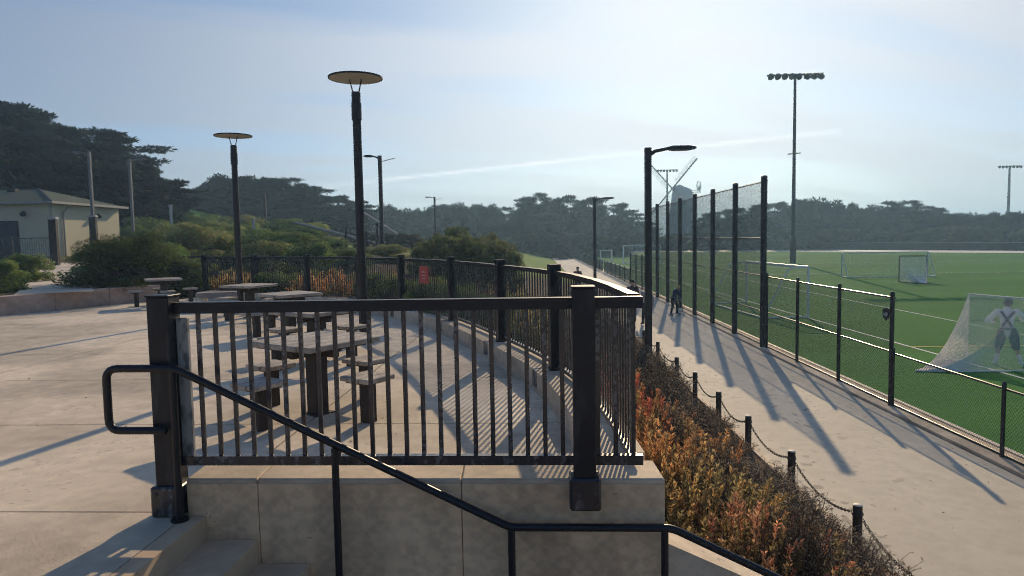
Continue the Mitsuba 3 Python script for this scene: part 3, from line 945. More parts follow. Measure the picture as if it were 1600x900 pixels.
# ------------------------------------------------------------------ bollards and chains along the path
BY = [5.75, 7.62, 9.6, 11.55, 13.4, 15.35, 17.3, 19.9, 22.4]
btops = []
for i, y in enumerate(BY):
    x = float(path_x(y)) - 0.14
    b = thing('bollard', ['bollard nearest to the camera, mostly below the picture', 'nearest bollard in view beside the dry brush', 'second bollard in view counted from the front', 'third bollard from the front with a rusty side', 'fourth bollard from the front beside the path', 'fifth bollard from the front beside dark brush', 'sixth bollard from the front, right of the street lamp', 'seventh bollard from the front, behind the street lamp', 'farthest bollard, near the walking couple'][i], 'bollard', 'round posts with chains along the path')
    part(b, 'shaft', tube([(x, y, -0.05), (x, y, 0.57)], 0.052, 14), 'm_bollard', 40)
    part(b, 'cap', lathe([(0.052, 0.571), (0.052, 0.577), (0.04, 0.585), (0, 0.587)], (x, y, 0), 14), 'm_cap', 40)
    part(b, 'chain_eye', lathe([(0.053, 0.455), (0.062, 0.46), (0.062, 0.49), (0.053, 0.495)], (x, y, 0), 12), 'm_chain')
    btops.append(np.array([x, y, 0.475]))


def link_mesh(a=0.030, b=0.016, r=0.0052, n=10, s=5):
    t = np.arange(n) * 2 * np.pi / n
    c = np.stack([a * np.cos(t) * (0.9 + 0.1 * np.abs(np.cos(t))), b * np.sin(t), t * 0], 1)
    return tube(np.vstack([c, c[:1]]), r, s, cap=False)


LINK = link_mesh()


def chain_run(a, b, sag):
    d = b - a
    Ls = np.linalg.norm(d) * (1 + 2.6 * (sag / np.linalg.norm(d)) ** 2)
    n = int(Ls / 0.046)
    tt = np.linspace(0, 1, n + 1)
    pts = a + d * tt[:, None]
    pts[:, 2] -= sag * 4 * tt * (1 - tt)
    out_v, out_f = [], []
    for k in range(n):
        c = (pts[k] + pts[k + 1]) / 2
        e = pts[k + 1] - pts[k]
        e /= np.linalg.norm(e)
        s = np.cross(e, [0, 0, 1])
        s /= np.linalg.norm(s)
        w = np.cross(s, e)
        if k % 2:
            s, w = w, -s
        M = np.stack([e, s, w], 1)
        out_v.append(LINK.vertices @ M.T + c)
        out_f.append(LINK.faces + k * len(LINK.vertices))
    return trimesh.Trimesh(np.vstack(out_v), np.vstack(out_f), process=False)


for k in range(len(BY) - 1):
    nm = ['chain nearest the camera at the bottom edge', 'chain between the first two bollards in view', 'chain between the second and third bollards', 'chain between the third and fourth bollards', 'chain between the fourth and fifth bollards', 'chain between the fifth and sixth bollards', 'chain between the sixth and seventh bollards', 'farthest sagging chain'][k]
    c = thing('chain', 'sagging steel ' + nm if 'sagging' not in nm else 'farthest sagging steel chain, near the walking couple', 'chain', 'chains between the bollards')
    a, b = btops[k], btops[k + 1]
    d = (b - a) / np.linalg.norm(b - a)
    scene[c] = mikit.ply(chain_run(a + d * 0.06, b - d * 0.06, 0.17), 'm_chain', True)

# pale stones at the street lamp's foot
for i, (x, y, s_) in enumerate(((3.25, 17.2, 0.12), (3.7, 17.15, 0.14))):
    k = thing('stone', ['pale stone left of the nearest street lamp foot', 'pale stone right of the nearest street lamp foot'][i], 'stone')
    m = trimesh.creation.icosphere(2, 1.0)
    import meshkit
    m.vertices *= (0.75 + 0.5 * meshkit.noise(m.vertices * 2.0, i))[:, None] * [s_, s_ * 0.8, s_ * 0.6]
    m.apply_translation((x, y, float(terrain(x, y)) + 0.30))
    scene[k] = mikit.ply(m, 'm_white', True)

# ------------------------------------------------------------------ cream building with a hip roof
bd = thing('park_building', 'low cream stucco building with a grey hip roof and a dark double door at left', 'building')
BX0, BX1, BY0, BY1, BZ0, BZ1 = -43.0, -26.5, 40.0, 47.0, 2.6, 6.08
ww = part(bd, 'wall', cat([box(((BX0 + BX1) / 2, BY0 + 0.15, (BZ0 + BZ1) / 2), (BX1 - BX0, 0.3, BZ1 - BZ0)), box(((BX0 + BX1) / 2, BY1 - 0.15, (BZ0 + BZ1) / 2), (BX1 - BX0, 0.3, BZ1 - BZ0)),
                           box((BX1 - 0.15, (BY0 + BY1) / 2, (BZ0 + BZ1) / 2), (0.299, BY1 - BY0 - 0.601, BZ1 - BZ0)), box((BX0 + 0.15, (BY0 + BY1) / 2, (BZ0 + BZ1) / 2), (0.299, BY1 - BY0 - 0.601, BZ1 - BZ0))]), 'm_stucco')
o = 0.38
e = [(BX0 - o, BY0 - o), (BX1 + o, BY0 - o), (BX1 + o, BY1 + o), (BX0 - o, BY1 + o)]
ym = (BY0 + BY1) / 2
rg = [(BX0 + 3.4, ym, 7.2), (BX1 - 2.9, ym, 7.2)]
rv = np.array([(*p, BZ1 + 0.10) for p in e] + rg + [(*p, BZ1 + 0.04) for p in e])
rfc = [[0, 1, 5], [0, 5, 4], [1, 2, 5], [2, 3, 4], [2, 4, 5], [3, 0, 4], [6, 8, 7], [6, 9, 8], [0, 6, 7], [0, 7, 1], [1, 7, 8], [1, 8, 2], [2, 8, 9], [2, 9, 3], [3, 9, 6], [3, 6, 0]]
rf = part(bd, 'roof', trimesh.Trimesh(rv, np.array(rfc), process=False), 'm_roof')
part(rf, 'gutter', cat([box(((BX0 + BX1) / 2, BY0 - o - 0.05, BZ1 + 0.06), (BX1 - BX0 + 2 * o + 0.2, 0.09, 0.14)), box((BX1 + o + 0.05, ym, BZ1 + 0.06), (0.09, BY1 - BY0 + 2 * o, 0.139))]), 'm_trimgrey')
part(rf, 'vent', box((-30.6, 42.9, 7.0), (0.5, 0.4, 0.35), 0, 0.03), 'm_dark')
part(rf, 'hip_cap', cat([tube([(BX1 + o, BY0 - o, BZ1 + 0.11), rg[1]], 0.07, 6), tube([rg[0], rg[1]], 0.07, 6)]), 'm_dark')
for x0, x1 in ((-30.4, -29.44), (-29.42, -28.45)):
    d_ = part(bd, 'door', box(((x0 + x1) / 2, BY0 - 0.02, 3.95), (x1 - x0, 0.05, 2.2), 0, 0.01), 'm_bluedoor')
    part(d_, 'handle', box((-29.55 if x0 < -29.5 else -29.3, BY0 - 0.06, 3.95), (0.04, 0.05, 0.25)), 'm_galv')
part(bd, 'door_frame', cat([box((-29.42, BY0 - 0.015, 5.09), (2.12, 0.06, 0.09)), box((-30.45, BY0 - 0.015, 3.95), (0.09, 0.06, 2.18)), box((-28.4, BY0 - 0.015, 3.95), (0.09, 0.06, 2.18))]), 'm_dark')
for i, (x, y, dx, dy) in enumerate(((-27.9, BY0 - 0.15, 0, -1), (BX1 + 0.14, 44.4, 1, 0))):
    w_ = part(bd, 'wall_lamp', lathe([(0.0, 5.35), (0.10, 5.36), (0.17, 5.52), (0.08, 5.62), (0.0, 5.64)], (x + dx * 0.08, y + dy * 0.08, 0), 10), 'm_dark', 40)
    part(w_, 'bracket', bar((x - dx * 0.14, y - dy * 0.14, 5.62), (x + dx * 0.08, y + dy * 0.08, 5.66), 0.05), 'm_dark')
part(bd, 'downpipe', tube([(BX1 + 0.42, BY0 + 1.1, BZ1 - 0.05), (BX1 + 0.06, BY0 + 1.1, BZ1 - 0.5), (BX1 + 0.06, BY0 + 1.1, BZ0 + 0.2)], 0.05, 8), 'm_trimgrey')
part(bd, 'corner_trim', box((BX1 + 0.012, BY0 + 0.06, (BZ0 + BZ1) / 2 - 0.02), (0.05, 0.16, BZ1 - BZ0 - 0.1)), 'm_trimgrey')
# tall lamp columns near the building
for i, (x, y, h, lab) in enumerate(((-21.75, 33.0, 2.25, 'tall dark column lamp with a pale cap beside the walkway'), (-22.55, 37.5, 2.3, 'dark column lamp with a pale cap against the sunlit building wall'))):
    z0 = float(terrain(x, y))
    k = thing('column_lamp', lab, 'lamp', 'column lamps by the building')
    part(k, 'shaft', box((x, y, z0 + h / 2), (0.32, 0.32, h), 0.2, 0.02), 'm_lampmetal')
    part(k, 'cap', box((x, y, z0 + h + 0.05), (0.40, 0.40, 0.10), 0.2, 0.02), 'm_galv')
    part(k, 'sign_plate', box((x - 0.19, y - 0.05, z0 + 0.95), (0.03, 0.2, 0.5), 0.2), 'm_galv')
# iron fence in front of the building
fn = thing('iron_fence', 'dark iron fence with upright bars in front of the cream building', 'fence')
fy, fz = 36.0, 2.95
for zz in (fz + 0.12, fz + 1.12):
    part(fn, 'rail', bar((-34.0, fy, zz), (-23.9, fy, zz), 0.05), 'm_paint')
for k in range(6):
    part(fn, 'post', box((-34.0 + k * 2.02, fy, fz + 0.58), (0.09, 0.09, 1.26)), 'm_paint')
part(fn, 'bars', sticks([(-34.0 + 0.12 * k, fy, fz + 0.1) for k in range(85)], [(-34.0 + 0.12 * k, fy, fz + 1.12) for k in range(85)], 0.016), 'm_paint', kind='stuff')
# walkway behind the seat wall
wk = [(-12.3, 18.55), (-15.1, 23.0), (-18.3, 28.2), (-22.4, 35.0)]
vl, vr = [], []
for k in range(25):
    t = k / 24 * 3
    i_ = min(int(t), 2)
    a, b = np.array(wk[i_]), np.array(wk[i_ + 1])
    p = a + (b - a) * (t - i_)
    d = (b - a) / np.linalg.norm(b - a)
    n = np.array([-d[1], d[0]])
    hw = 0.9
    for lst, s_ in ((vl, 1), (vr, -1)):
        q_ = p + n * hw * s_
        lst.append((*q_, 0))
zc = [float(max(terrain(*v1[:2]), terrain(*v2[:2]), terrain(*((np.array(v1[:2]) + np.array(v2[:2])) / 2)))) + 0.05 for v1, v2 in zip(vl, vr)]
v = np.array([(x, y, z_) for (x, y, _), z_ in zip(vl, zc)] + [(x, y, z_) for (x, y, _), z_ in zip(vr, zc)])
ii = np.arange(24)
struct('walkway', (v, np.stack([ii + 25, ii + 26, ii + 1, ii], 1)), 'm_plaza', False, 'tan concrete walkway from the terrace to the cream building')

# ------------------------------------------------------------------ goals
def net(rows, r, nu=None):
    """rows: (m, n, 3) grid of points -> wires along both directions"""
    g = np.asarray(rows)
    A = np.concatenate([g[:-1].reshape(-1, 3), g[:, :-1].reshape(-1, 3)])
    B = np.concatenate([g[1:].reshape(-1, 3), g[:, 1:].reshape(-1, 3)])
    return sticks(A, B, r)


def lacrosse_goal(c, ang, label, frame, netm, r_net=0.0028, cell=0.045, rf_=0.026, depth=2.2):
    """mouth centred on c, opening towards direction ang, base apex behind"""
    t = thing('lacrosse_goal', label, 'goal')
    f = np.array([math.cos(ang), math.sin(ang), 0])
    s = np.array([-f[1], f[0], 0])
    c = np.array([c[0], c[1], 0.03])
    W, Hh = 0.915, 1.83
    p1, p2 = c + s * W, c - s * W
    up = np.array([0, 0, Hh])
    apex = c - f * depth
    part(t, 'post', tube([p1, p1 + up], rf_, 10), frame, 40)
    part(t, 'post', tube([p2, p2 + up], rf_, 10), frame, 40)
    part(t, 'crossbar', tube([p1 + up, p2 + up], rf_, 10), frame, 40)
    part(t, 'base_bar', tube([p1, p1 * 0.45 + apex * 0.55 + s * 0.12, apex], rf_ * 0.8, 8), frame, 40)
    part(t, 'base_bar', tube([p2, p2 * 0.45 + apex * 0.55 - s * 0.12, apex], rf_ * 0.8, 8), frame, 40)
    # net: meridians from points along posts and bar down to the base bars and apex, sagging
    n1 = int(Hh / cell)
    n2 = int(2 * W / cell)
    mer = int(depth * 1.1 / cell)
    out = [p1 + up * k / n1 for k in range(n1 + 1)] + [p1 + up + (p2 - p1) * k / n2 for k in range(1, n2)] + [p2 + up * (1 - k / n1) for k in range(n1 + 1)]
    rows = []
    for o in out:
        row_ = []
        for k in range(mer + 1):
            q_ = k / mer
            base = o + (apex - o) * q_
            hgt = (o[2] - c[2]) * (1 - q_) ** 2.1
            base[2] = c[2] + hgt + 0.01
            row_.append(base)
        rows.append(row_)
    part(t, 'net', net(np.array(rows), r_net), netm)


lacrosse_goal((13.04, 18.42), 0.26, 'white lacrosse goal at right with a goalkeeper standing at its mouth', 'm_white', 'm_net', 0.0046, 0.05, depth=2.7)
lacrosse_goal((28.7, 49.4), 1.45, 'dark framed lacrosse goal standing far out on the turf', 'm_dark', 'm_net', 0.008, 0.07, 0.04)


def soccer_goal(a, b, h, back, label, mat='m_white', r=0.05, r_net=0.003, cell=0.12, top_back=0.9):
    t = thing('soccer_goal', label, 'goal')
    a, b = np.array([*a, 0.05]), np.array([*b, 0.05])
    up = np.array([0, 0, h])
    d = (b - a) / np.linalg.norm(b - a)
    n = np.array([-d[1], d[0], 0]) * (1 if back > 0 else -1)
    back = abs(back)
    part(t, 'post', tube([a, a + up], r, 10), mat, 40)
    part(t, 'post', tube([b, b + up], r, 10), mat, 40)
    part(t, 'crossbar', tube([a + up, b + up], r, 10), mat, 40)
    for p in (a, b):
        part(t, 'side_stay', tube([p + up, p + up + n * top_back * 0.8 - [0, 0, 0.03], p + up + n * top_back - [0, 0, 0.12], p + n * back], r * 0.6, 8), mat, 40)
        part(t, 'base_bar', tube([p, p + n * back], r * 0.7, 8), mat, 40)
    part(t, 'back_bar', tube([a + n * back, b + n * back], r * 0.7, 8), mat, 40)
    L_ = np.linalg.norm(b - a)
    nu, nv = int(L_ / cell), int((h + back) / cell)
    prof = [up + n * top_back * k / 6 for k in range(6)] + [up * (1 - q_) + n * (top_back + (back - top_back) * q_ ** 1.0) - np.array([0, 0, 0.1]) * (1 - q_) - n * 0.25 * math.sin(math.pi * q_) for q_ in np.linspace(0, 1, nv)]
    rows = np.array([[a + (b - a) * k / nu + p for p in prof] for k in range(nu + 1)])
    m = [net(rows, r_net)]
    for p in (a, b):
        mv = int(h / cell)
        side = []
        for k in range(mv + 1):
            q_ = k / mv
            reach = back + (top_back - back) * q_
            side.append([p + np.array([0, 0, h * q_]) + n * reach * w_ for w_ in np.linspace(0, 1, int(back / cell))])
        m.append(net(np.array(side), r_net))
    part(t, 'net', cat(m), 'm_greynet')


soccer_goal((12.68, 29.5), (12.35, 36.3), 2.14, 1.95, 'nearest white soccer goal right behind the high fence', r=0.055, r_net=0.0022)
soccer_goal((27.0, 56.5), (33.6, 55.8), 1.9, -1.3, 'small white soccer goal behind the dark lacrosse goal', r=0.05, r_net=0.003, top_back=0.3)
soccer_goal((14.9, 92.0), (19.6, 91.0), 2.3, -1.6, 'far white soccer goal with a pale net near the end of the low fences', r=0.07, r_net=0.006, cell=0.16, top_back=0.5)
soccer_goal((12.6, 98.0), (14.2, 98.0), 1.6, -1.0, 'smallest far white goal at the end of the path', r=0.06, r_net=0.006, cell=0.16, top_back=0.4)


# ------------------------------------------------------------------ people
def hull_bones(J, bones, grow=0.0):
    out = None
    for a, b, ra, rb in bones:
        s1 = m3.Manifold.sphere(ra + grow, 14).translate([float(x) for x in J[a]])
        s2 = m3.Manifold.sphere(rb + grow, 14).translate([float(x) for x in J[b]])
        h = m3.Manifold.batch_hull([s1, s2])
        out = h if out is None else out + h
    return out


def to_tri(man, refine=0.03, it=6):
    man = man.refine_to_length(refine)
    m = man.to_mesh()
    t = trimesh.Trimesh(np.array(m.vert_properties[:, :3]), np.array(m.tri_verts), process=True)
    trimesh.smoothing.filter_taubin(t, iterations=it)
    return t


def person(loc_, heading, height, J, label, top, bottom, hair, shoes='m_cloth_black', long_sleeve=True, shorts=False, hat=None, skin='m_skin', group=None, hair_long=False):
    """J: joints for a 1.75 m figure, x right, y forward, z up. heading: direction faced, radians from +x"""
    t = thing('person', label, 'person', group)
    s = height / 1.75
    J = {k: np.array(v_, float) for k, v_ in J.items()}
    M = np.eye(4)
    a = heading - math.pi / 2
    M[:3, :3] = s * np.array([[math.cos(a), -math.sin(a), 0], [math.sin(a), math.cos(a), 0], [0, 0, 1]])
    M[:3, 3] = loc_

    def put(mesh):
        mesh = mesh.copy()
        mesh.apply_transform(M)
        return mesh
    hd = J['head']
    fdir = J['face'] / np.linalg.norm(J['face'])
    fside = np.cross(fdir, [0, 0, 1.0])
    fside /= np.linalg.norm(fside)
    fup = np.cross(fside, fdir)
    J['crown'], J['chin'], J['nose0'], J['nose1'] = hd + fup * 0.045 - fdir * 0.012, hd - fup * 0.075 + fdir * 0.035, hd + fdir * 0.075, hd + fdir * 0.098 - fup * 0.022
    J['earl'], J['earr'] = hd - fside * 0.078, hd + fside * 0.078
    bones = [('pelvis', 'waist', 0.125, 0.115), ('waist', 'chest', 0.115, 0.135), ('chest', 'neck0', 0.13, 0.07), ('chest', 'shl', 0.11, 0.058), ('chest', 'shr', 0.11, 0.058), ('neck0', 'head', 0.055, 0.06), ('crown', 'chin', 0.085, 0.045), ('head', 'crown', 0.078, 0.088),
             ('nose0', 'nose1', 0.012, 0.011), ('earl', 'earl', 0.017, 0.014), ('earr', 'earr', 0.017, 0.014),
             ('pelvis', 'hipl', 0.115, 0.095), ('pelvis', 'hipr', 0.115, 0.095)]
    for q_ in 'lr':
        bones += [('hip' + q_, 'kn' + q_, 0.09, 0.057), ('kn' + q_, 'an' + q_, 0.055, 0.036), ('an' + q_, 'toe' + q_, 0.036, 0.026), ('sh' + q_, 'el' + q_, 0.052, 0.039), ('el' + q_, 'wr' + q_, 0.038, 0.026)]
        w, e_ = J['wr' + q_], J['el' + q_]
        d = (w - e_) / np.linalg.norm(w - e_)
        sd = np.cross(d, [0.2, 1.0, 0.3])
        sd /= np.linalg.norm(sd)
        nn = np.cross(sd, d)
        J['palm' + q_] = w + d * 0.075
        bones.append(('wr' + q_, 'palm' + q_, 0.026, 0.034))
        for k, ln in enumerate((0.062, 0.072, 0.068, 0.052)):
            b0 = J['palm' + q_] + sd * (k - 1.5) * 0.019 + d * 0.012
            b1 = b0 + d * ln * 0.5 + nn * 0.008
            b2 = b1 + d * ln * 0.38 + nn * 0.024
            for nme, pp in (('a', b0), ('b', b1), ('c', b2)):
                J[f'f{k}{nme}{q_}'] = pp
            bones += [(f'f{k}a{q_}', f'f{k}b{q_}', 0.0095, 0.009), (f'f{k}b{q_}', f'f{k}c{q_}', 0.009, 0.008)]
        J['th0' + q_], J['th1' + q_] = w + d * 0.035 + sd * -0.03, w + d * 0.075 + sd * -0.062 + nn * 0.015
        bones.append(('th0' + q_, 'th1' + q_, 0.012, 0.010))
    body = to_tri(hull_bones(J, bones), 0.035, 4)
    part(t, 'body', put(body), skin, True)
    tb = [('pelvis', 'waist', 0.13, 0.122), ('waist', 'chest', 0.122, 0.142), ('chest', 'neck0', 0.132, 0.078), ('chest', 'shl', 0.115, 0.066), ('chest', 'shr', 0.115, 0.066)]
    for q_ in 'lr':
        if long_sleeve:
            tb += [('sh' + q_, 'el' + q_, 0.062, 0.052), ('el' + q_, 'wr' + q_, 0.052, 0.036)]
        else:
            J['mid' + q_] = J['sh' + q_] * 0.35 + J['el' + q_] * 0.65
            tb += [('sh' + q_, 'mid' + q_, 0.064, 0.062)]
    part(t, 'top', put(to_tri(hull_bones(J, tb, 0.008), 0.04, 3)), top, True)
    bb_ = [('pelvis', 'hipl', 0.125, 0.105), ('pelvis', 'hipr', 0.125, 0.105)]
    for q_ in 'lr':
        if shorts:
            bb_ += [('hip' + q_, 'kn' + q_, 0.105, 0.085)]
        else:
            bb_ += [('hip' + q_, 'kn' + q_, 0.1, 0.066), ('kn' + q_, 'an' + q_, 0.066, 0.05)]
    part(t, 'shorts' if shorts else 'trousers', put(to_tri(hull_bones(J, bb_, 0.006), 0.04, 3)), bottom, True)
    if shorts:
        for q_ in 'lr':
            J['cf' + q_] = J['kn' + q_] * 0.45 + J['an' + q_] * 0.55
            part(t, 'sock', put(to_tri(hull_bones(J, [('cf' + q_, 'an' + q_, 0.056, 0.044)], 0.004), 0.03, 2)), 'm_cloth_white', True)
    for q_ in 'lr':
        J['heel' + q_] = J['an' + q_] + (J['an' + q_] - J['toe' + q_]) * 0.25 - [0, 0, 0.02]
        sh = hull_bones(J, [('an' + q_, 'toe' + q_, 0.042, 0.034), ('heel' + q_, 'toe' + q_, 0.032, 0.03)], 0.008)
        part(t, 'shoe', put(to_tri(sh, 0.04, 2)), shoes, True)
    if hat is None:
        J['hb'], J['ht'] = hd - fdir * 0.035 + fup * 0.0, hd + fup * 0.055 - fdir * 0.018
        hb = [('hb', 'ht', 0.085, 0.088)]
        if hair_long:
            J['hl'] = hd - fdir * 0.075 - fup * 0.16
            hb.append(('hb', 'hl', 0.08, 0.05))
        part(t, 'hair', put(to_tri(hull_bones(J, hb, 0.006), 0.03, 3)), hair, True)
    else:
        J['hb'], J['ht'], J['hp'] = hd - fdir * 0.02 + fup * 0.03, hd + fup * 0.062 - fdir * 0.012, hd + fdir * 0.15 + fup * 0.045
        hb = hull_bones(J, [('hb', 'ht', 0.092, 0.088)], 0.01)
        hb = hb + m3.Manifold.batch_hull([m3.Manifold.sphere(0.02, 10).translate([float(x) for x in J['hp'] + fside * k * 0.06]) for k in (-1, 1)] + [m3.Manifold.sphere(0.03, 10).translate([float(x) for x in J['hb'] + fdir * 0.06 + fside * k * 0.06]) for k in (-1, 1)])
        part(t, 'hat', put(to_tri(hb, 0.03, 2)), hat, True)
    for q_ in (-1, 1):
        e_ = trimesh.creation.icosphere(1, 0.0105)
        e_.apply_translation(hd + fdir * 0.083 + fside * 0.031 * q_ + fup * 0.004)
        part(t, 'eye', put(e_), 'm_cloth_black')
    mth = box((0, 0, 0), (0.042, 0.01, 0.009), 0, 0.003)
    Rm = np.eye(4)
    Rm[:3, 0], Rm[:3, 1], Rm[:3, 2], Rm[:3, 3] = fside, fdir, fup, hd + fdir * 0.079 - fup * 0.055
    mth.apply_transform(Rm)
    part(t, 'mouth', put(mth), 'm_cloth_plum')
    return t, M


STAND = dict(pelvis=(0, 0, 0.93), waist=(0, 0.0, 1.08), chest=(0, 0.0, 1.27), neck0=(0, -0.005, 1.45), head=(0, 0.02, 1.60), face=(0, 1, -0.05), shl=(-0.18, 0, 1.40), shr=(0.18, 0, 1.40), ell=(-0.25, -0.03, 1.12), elr=(0.25, -0.03, 1.12),
             wrl=(-0.27, 0.06, 0.88), wrr=(0.27, 0.06, 0.88), hipl=(-0.09, 0, 0.9), hipr=(0.09, 0, 0.9), knl=(-0.10, 0.03, 0.5), knr=(0.10, 0.03, 0.5), anl=(-0.10, -0.02, 0.09), anr=(0.10, -0.02, 0.09), toel=(-0.12, 0.14, 0.045), toer=(0.12, 0.14, 0.045))
person((4.2, 44.0, 0.0), -1.65, 1.76, STAND, 'person in a dark top standing behind the pale bike hoops', 'm_cloth_plum', 'm_cloth_black', 'm_hair_dark')
WALK = dict(STAND, wrl=(-0.24, 0.16, 0.92), ell=(-0.25, 0.0, 1.13), wrr=(0.25, -0.05, 0.88), elr=(0.24, -0.10, 1.12), knl=(-0.1, 0.14, 0.52), anl=(-0.1, 0.2, 0.11), toel=(-0.11, 0.35, 0.06), knr=(0.1, 0.0, 0.5), anr=(0.1, -0.2, 0.12), toer=(0.11, -0.06, 0.045))
person((5.17, 29.6, 0.0), -1.75, 1.78, dict(WALK, face=(0.35, 1, -0.15)), 'person with dark hair and a plum brown top, partly hidden by the railing corner', 'm_cloth_plum', 'm_cloth_navy', 'm_hair_dark')
person((5.45, 27.9, 0.0), 1.75, 1.66, dict(WALK, face=(-0.5, 1, -0.1)), 'person in grey top, black leggings and pale hat beside the nearest street lamp', 'm_cloth_grey', 'm_cloth_black', 'm_hair_dark', hat='m_cloth_cream')
KID = dict(pelvis=(0, -0.06, 0.90), waist=(0, 0.0, 1.04), chest=(0, 0.10, 1.22), neck0=(0, 0.18, 1.37), head=(0, 0.26, 1.49), face=(0.2, 1, -0.75), shl=(-0.17, 0.13, 1.32), shr=(0.17, 0.13, 1.32), ell=(-0.23, 0.12, 1.05), elr=(0.23, 0.12, 1.05),
           wrl=(-0.17, 0.28, 0.9), wrr=(0.17, 0.28, 0.9), hipl=(-0.10, -0.05, 0.88), hipr=(0.10, -0.05, 0.88), knl=(-0.2, 0.03, 0.49), knr=(0.2, 0.05, 0.49), anl=(-0.27, -0.05, 0.09), anr=(0.28, -0.03, 0.09), toel=(-0.31, 0.11, 0.045), toer=(0.33, 0.12, 0.045))
person((7.4, 31.4, 0.0), -0.9, 1.5, KID, 'fair haired child in a dark top bending over a scooter', 'm_cloth_navy', 'm_cloth_black', 'm_hair_blond')
sc = thing('scooter', 'small scooter with blue deck between the legs of the child by the high fence', 'scooter')
part(sc, 'deck', box((7.42, 31.1, 0.10), (0.62, 0.14, 0.03), -0.5, 0.01), 'm_cloth_blue')
part(sc, 'stem', tube([(7.68, 30.95, 0.1), (7.64, 30.98, 0.55)], 0.016, 8), 'm_dark')
part(sc, 'handlebar', tube([(7.55, 30.8, 0.55), (7.73, 31.16, 0.55)], 0.015, 8), 'm_dark')
for x, y in ((7.72, 30.93), (7.13, 31.26)):
    m = lathe([(0.0, -0.014), (0.055, -0.014), (0.055, 0.014), (0.0, 0.014)], (0, 0, 0), 14)
    m.apply_transform(trimesh.transformations.rotation_matrix(math.pi / 2, [1, 0, 0]))
    m.apply_transform(trimesh.transformations.rotation_matrix(-0.5, [0, 0, 1]))
    m.apply_translation((x, y, 0.06))
    part(sc, 'wheel', m, 'm_white', 40)
GOAL = dict(pelvis=(0, -0.03, 0.88), waist=(-0.01, 0.0, 1.03), chest=(-0.02, 0.06, 1.24), neck0=(-0.02, 0.10, 1.42), head=(0.0, 0.15, 1.57), face=(0.1, 1, -0.1), shl=(-0.21, 0.08, 1.37), shr=(0.18, 0.08, 1.38), ell=(-0.44, 0.04, 1.12), elr=(0.40, 0.16, 1.16),
            wrl=(-0.32, 0.26, 1.06), wrr=(0.30, 0.36, 1.15), hipl=(-0.11, -0.02, 0.86), hipr=(0.11, -0.02, 0.86), knl=(-0.17, 0.10, 0.48), knr=(0.19, 0.12, 0.47), anl=(-0.22, -0.02, 0.09), anr=(0.30, 0.02, 0.09), toel=(-0.26, 0.13, 0.045), toer=(0.36, 0.16, 0.045))
gk, GM = person((13.2, 18.3, 0.0), 0.95, 1.86, GOAL, 'goalkeeper in a pale jersey and navy shorts standing at the white lacrosse goal', 'm_cloth_ice', 'm_cloth_navy', 'm_hair_dark', shoes='m_cloth_white', shorts=True, hat='m_helmet')
for k_, (a_, b_) in enumerate((((-0.15, -0.055, 1.40), (0.09, -0.155, 1.02)), ((0.13, -0.055, 1.40), (-0.11, -0.155, 1.02)))):
    m_ = tube([(GM @ np.array([*q_, 1]))[:3] for q_ in (a_, ((a_[0] + b_[0]) / 2, -0.10, 1.22), b_)], 0.032, 8)
    part(gk, 'strap', m_, 'm_cloth_navy', True)
part(gk, 'waistband', tube([(GM @ np.array([0.15 * math.cos(q_), -0.02 + 0.15 * math.sin(q_), 0.965, 1]))[:3] for q_ in np.linspace(0, 2 * math.pi, 17)], 0.024, 6), 'm_cloth_black', True)
stick = thing('lacrosse_stick', 'dark lacrosse stick held by the goalkeeper', 'stick')
sp0, sp1 = (GM @ np.array([-0.75, 0.22, 1.10, 1]))[:3], (GM @ np.array([0.55, 0.44, 1.14, 1]))[:3]
part(stick, 'shaft', tube([sp0, sp1], 0.015, 8), 'm_dark')
hc, dx_ = sp1, (sp1 - sp0) / np.linalg.norm(sp1 - sp0)
part(stick, 'head', tube([hc + dx_ * (0.2 + 0.2 * math.cos(a)) + np.array([0, 0, 0.13 * math.sin(a)]) for a in np.linspace(-math.pi, math.pi, 15)], 0.012, 6), 'm_white')
# bike hoops
bk = thing('bike_rack', 'two pale steel bike hoops joined by a low bar beside the path near the lawn', 'bike rack')
for x in (3.55, 4.75):
    part(bk, 'hoop', tube([(x, 41.0, 0.0), (x, 41.0, 0.6)] + [(x + 0.3 - 0.3 * math.cos(a), 41.0, 0.6 + 0.25 * math.sin(a)) for a in np.linspace(0.3, math.pi - 0.3, 7)] + [(x + 0.6, 41.0, 0.6), (x + 0.6, 41.0, 0.0)], 0.03, 8), 'm_galv', 40)
part(bk, 'bar', tube([(3.4, 41.0, 0.32), (5.3, 41.0, 0.32)], 0.025, 8), 'm_galv')

# ------------------------------------------------------------------ windmill far beyond the field
wm = thing('windmill', 'tall dark shingled windmill with crossed sails and a round fantail beyond the trees', 'windmill')
WX, WY = 70.3, 285.0
tw_ = part(wm, 'tower', lathe([(7.4, 0.5), (6.0, 8.0), (4.9, 14.0), (4.25, 19.6), (4.25, 20.0)], (WX, WY, 0), 8), 'm_millblue')
cap = [(WX + dx, WY + dy, z_) for dx, dy, z_ in ((-3.7, -2.2, 20.0), (-3.7, 2.2, 20.0), (-3.4, -1.2, 23.6), (-3.4, 1.2, 23.6), (-1.2, -1.5, 24.0), (-1.2, 1.5, 24.0), (3.4, -1.6, 22.0), (3.4, 1.6, 22.0), (3.9, -2.2, 20.0), (3.9, 2.2, 20.0), (0, -4.0, 20.0), (0, 4.0, 20.0))]
part(wm, 'cap', trimesh.convex.convex_hull(np.array(cap)), 'm_millblue')
hub = np.array([WX - 4.6, WY - 2.6, 22.4])
axd = np.array([-0.72, -0.69, 0.08])
axd /= np.linalg.norm(axd)
part(wm, 'shaft', tube([hub - axd * 3.5, hub + axd * 0.4], 0.4, 8), 'm_dark')
hs = np.cross(axd, [0, 0, 1.0])
hs /= np.linalg.norm(hs)
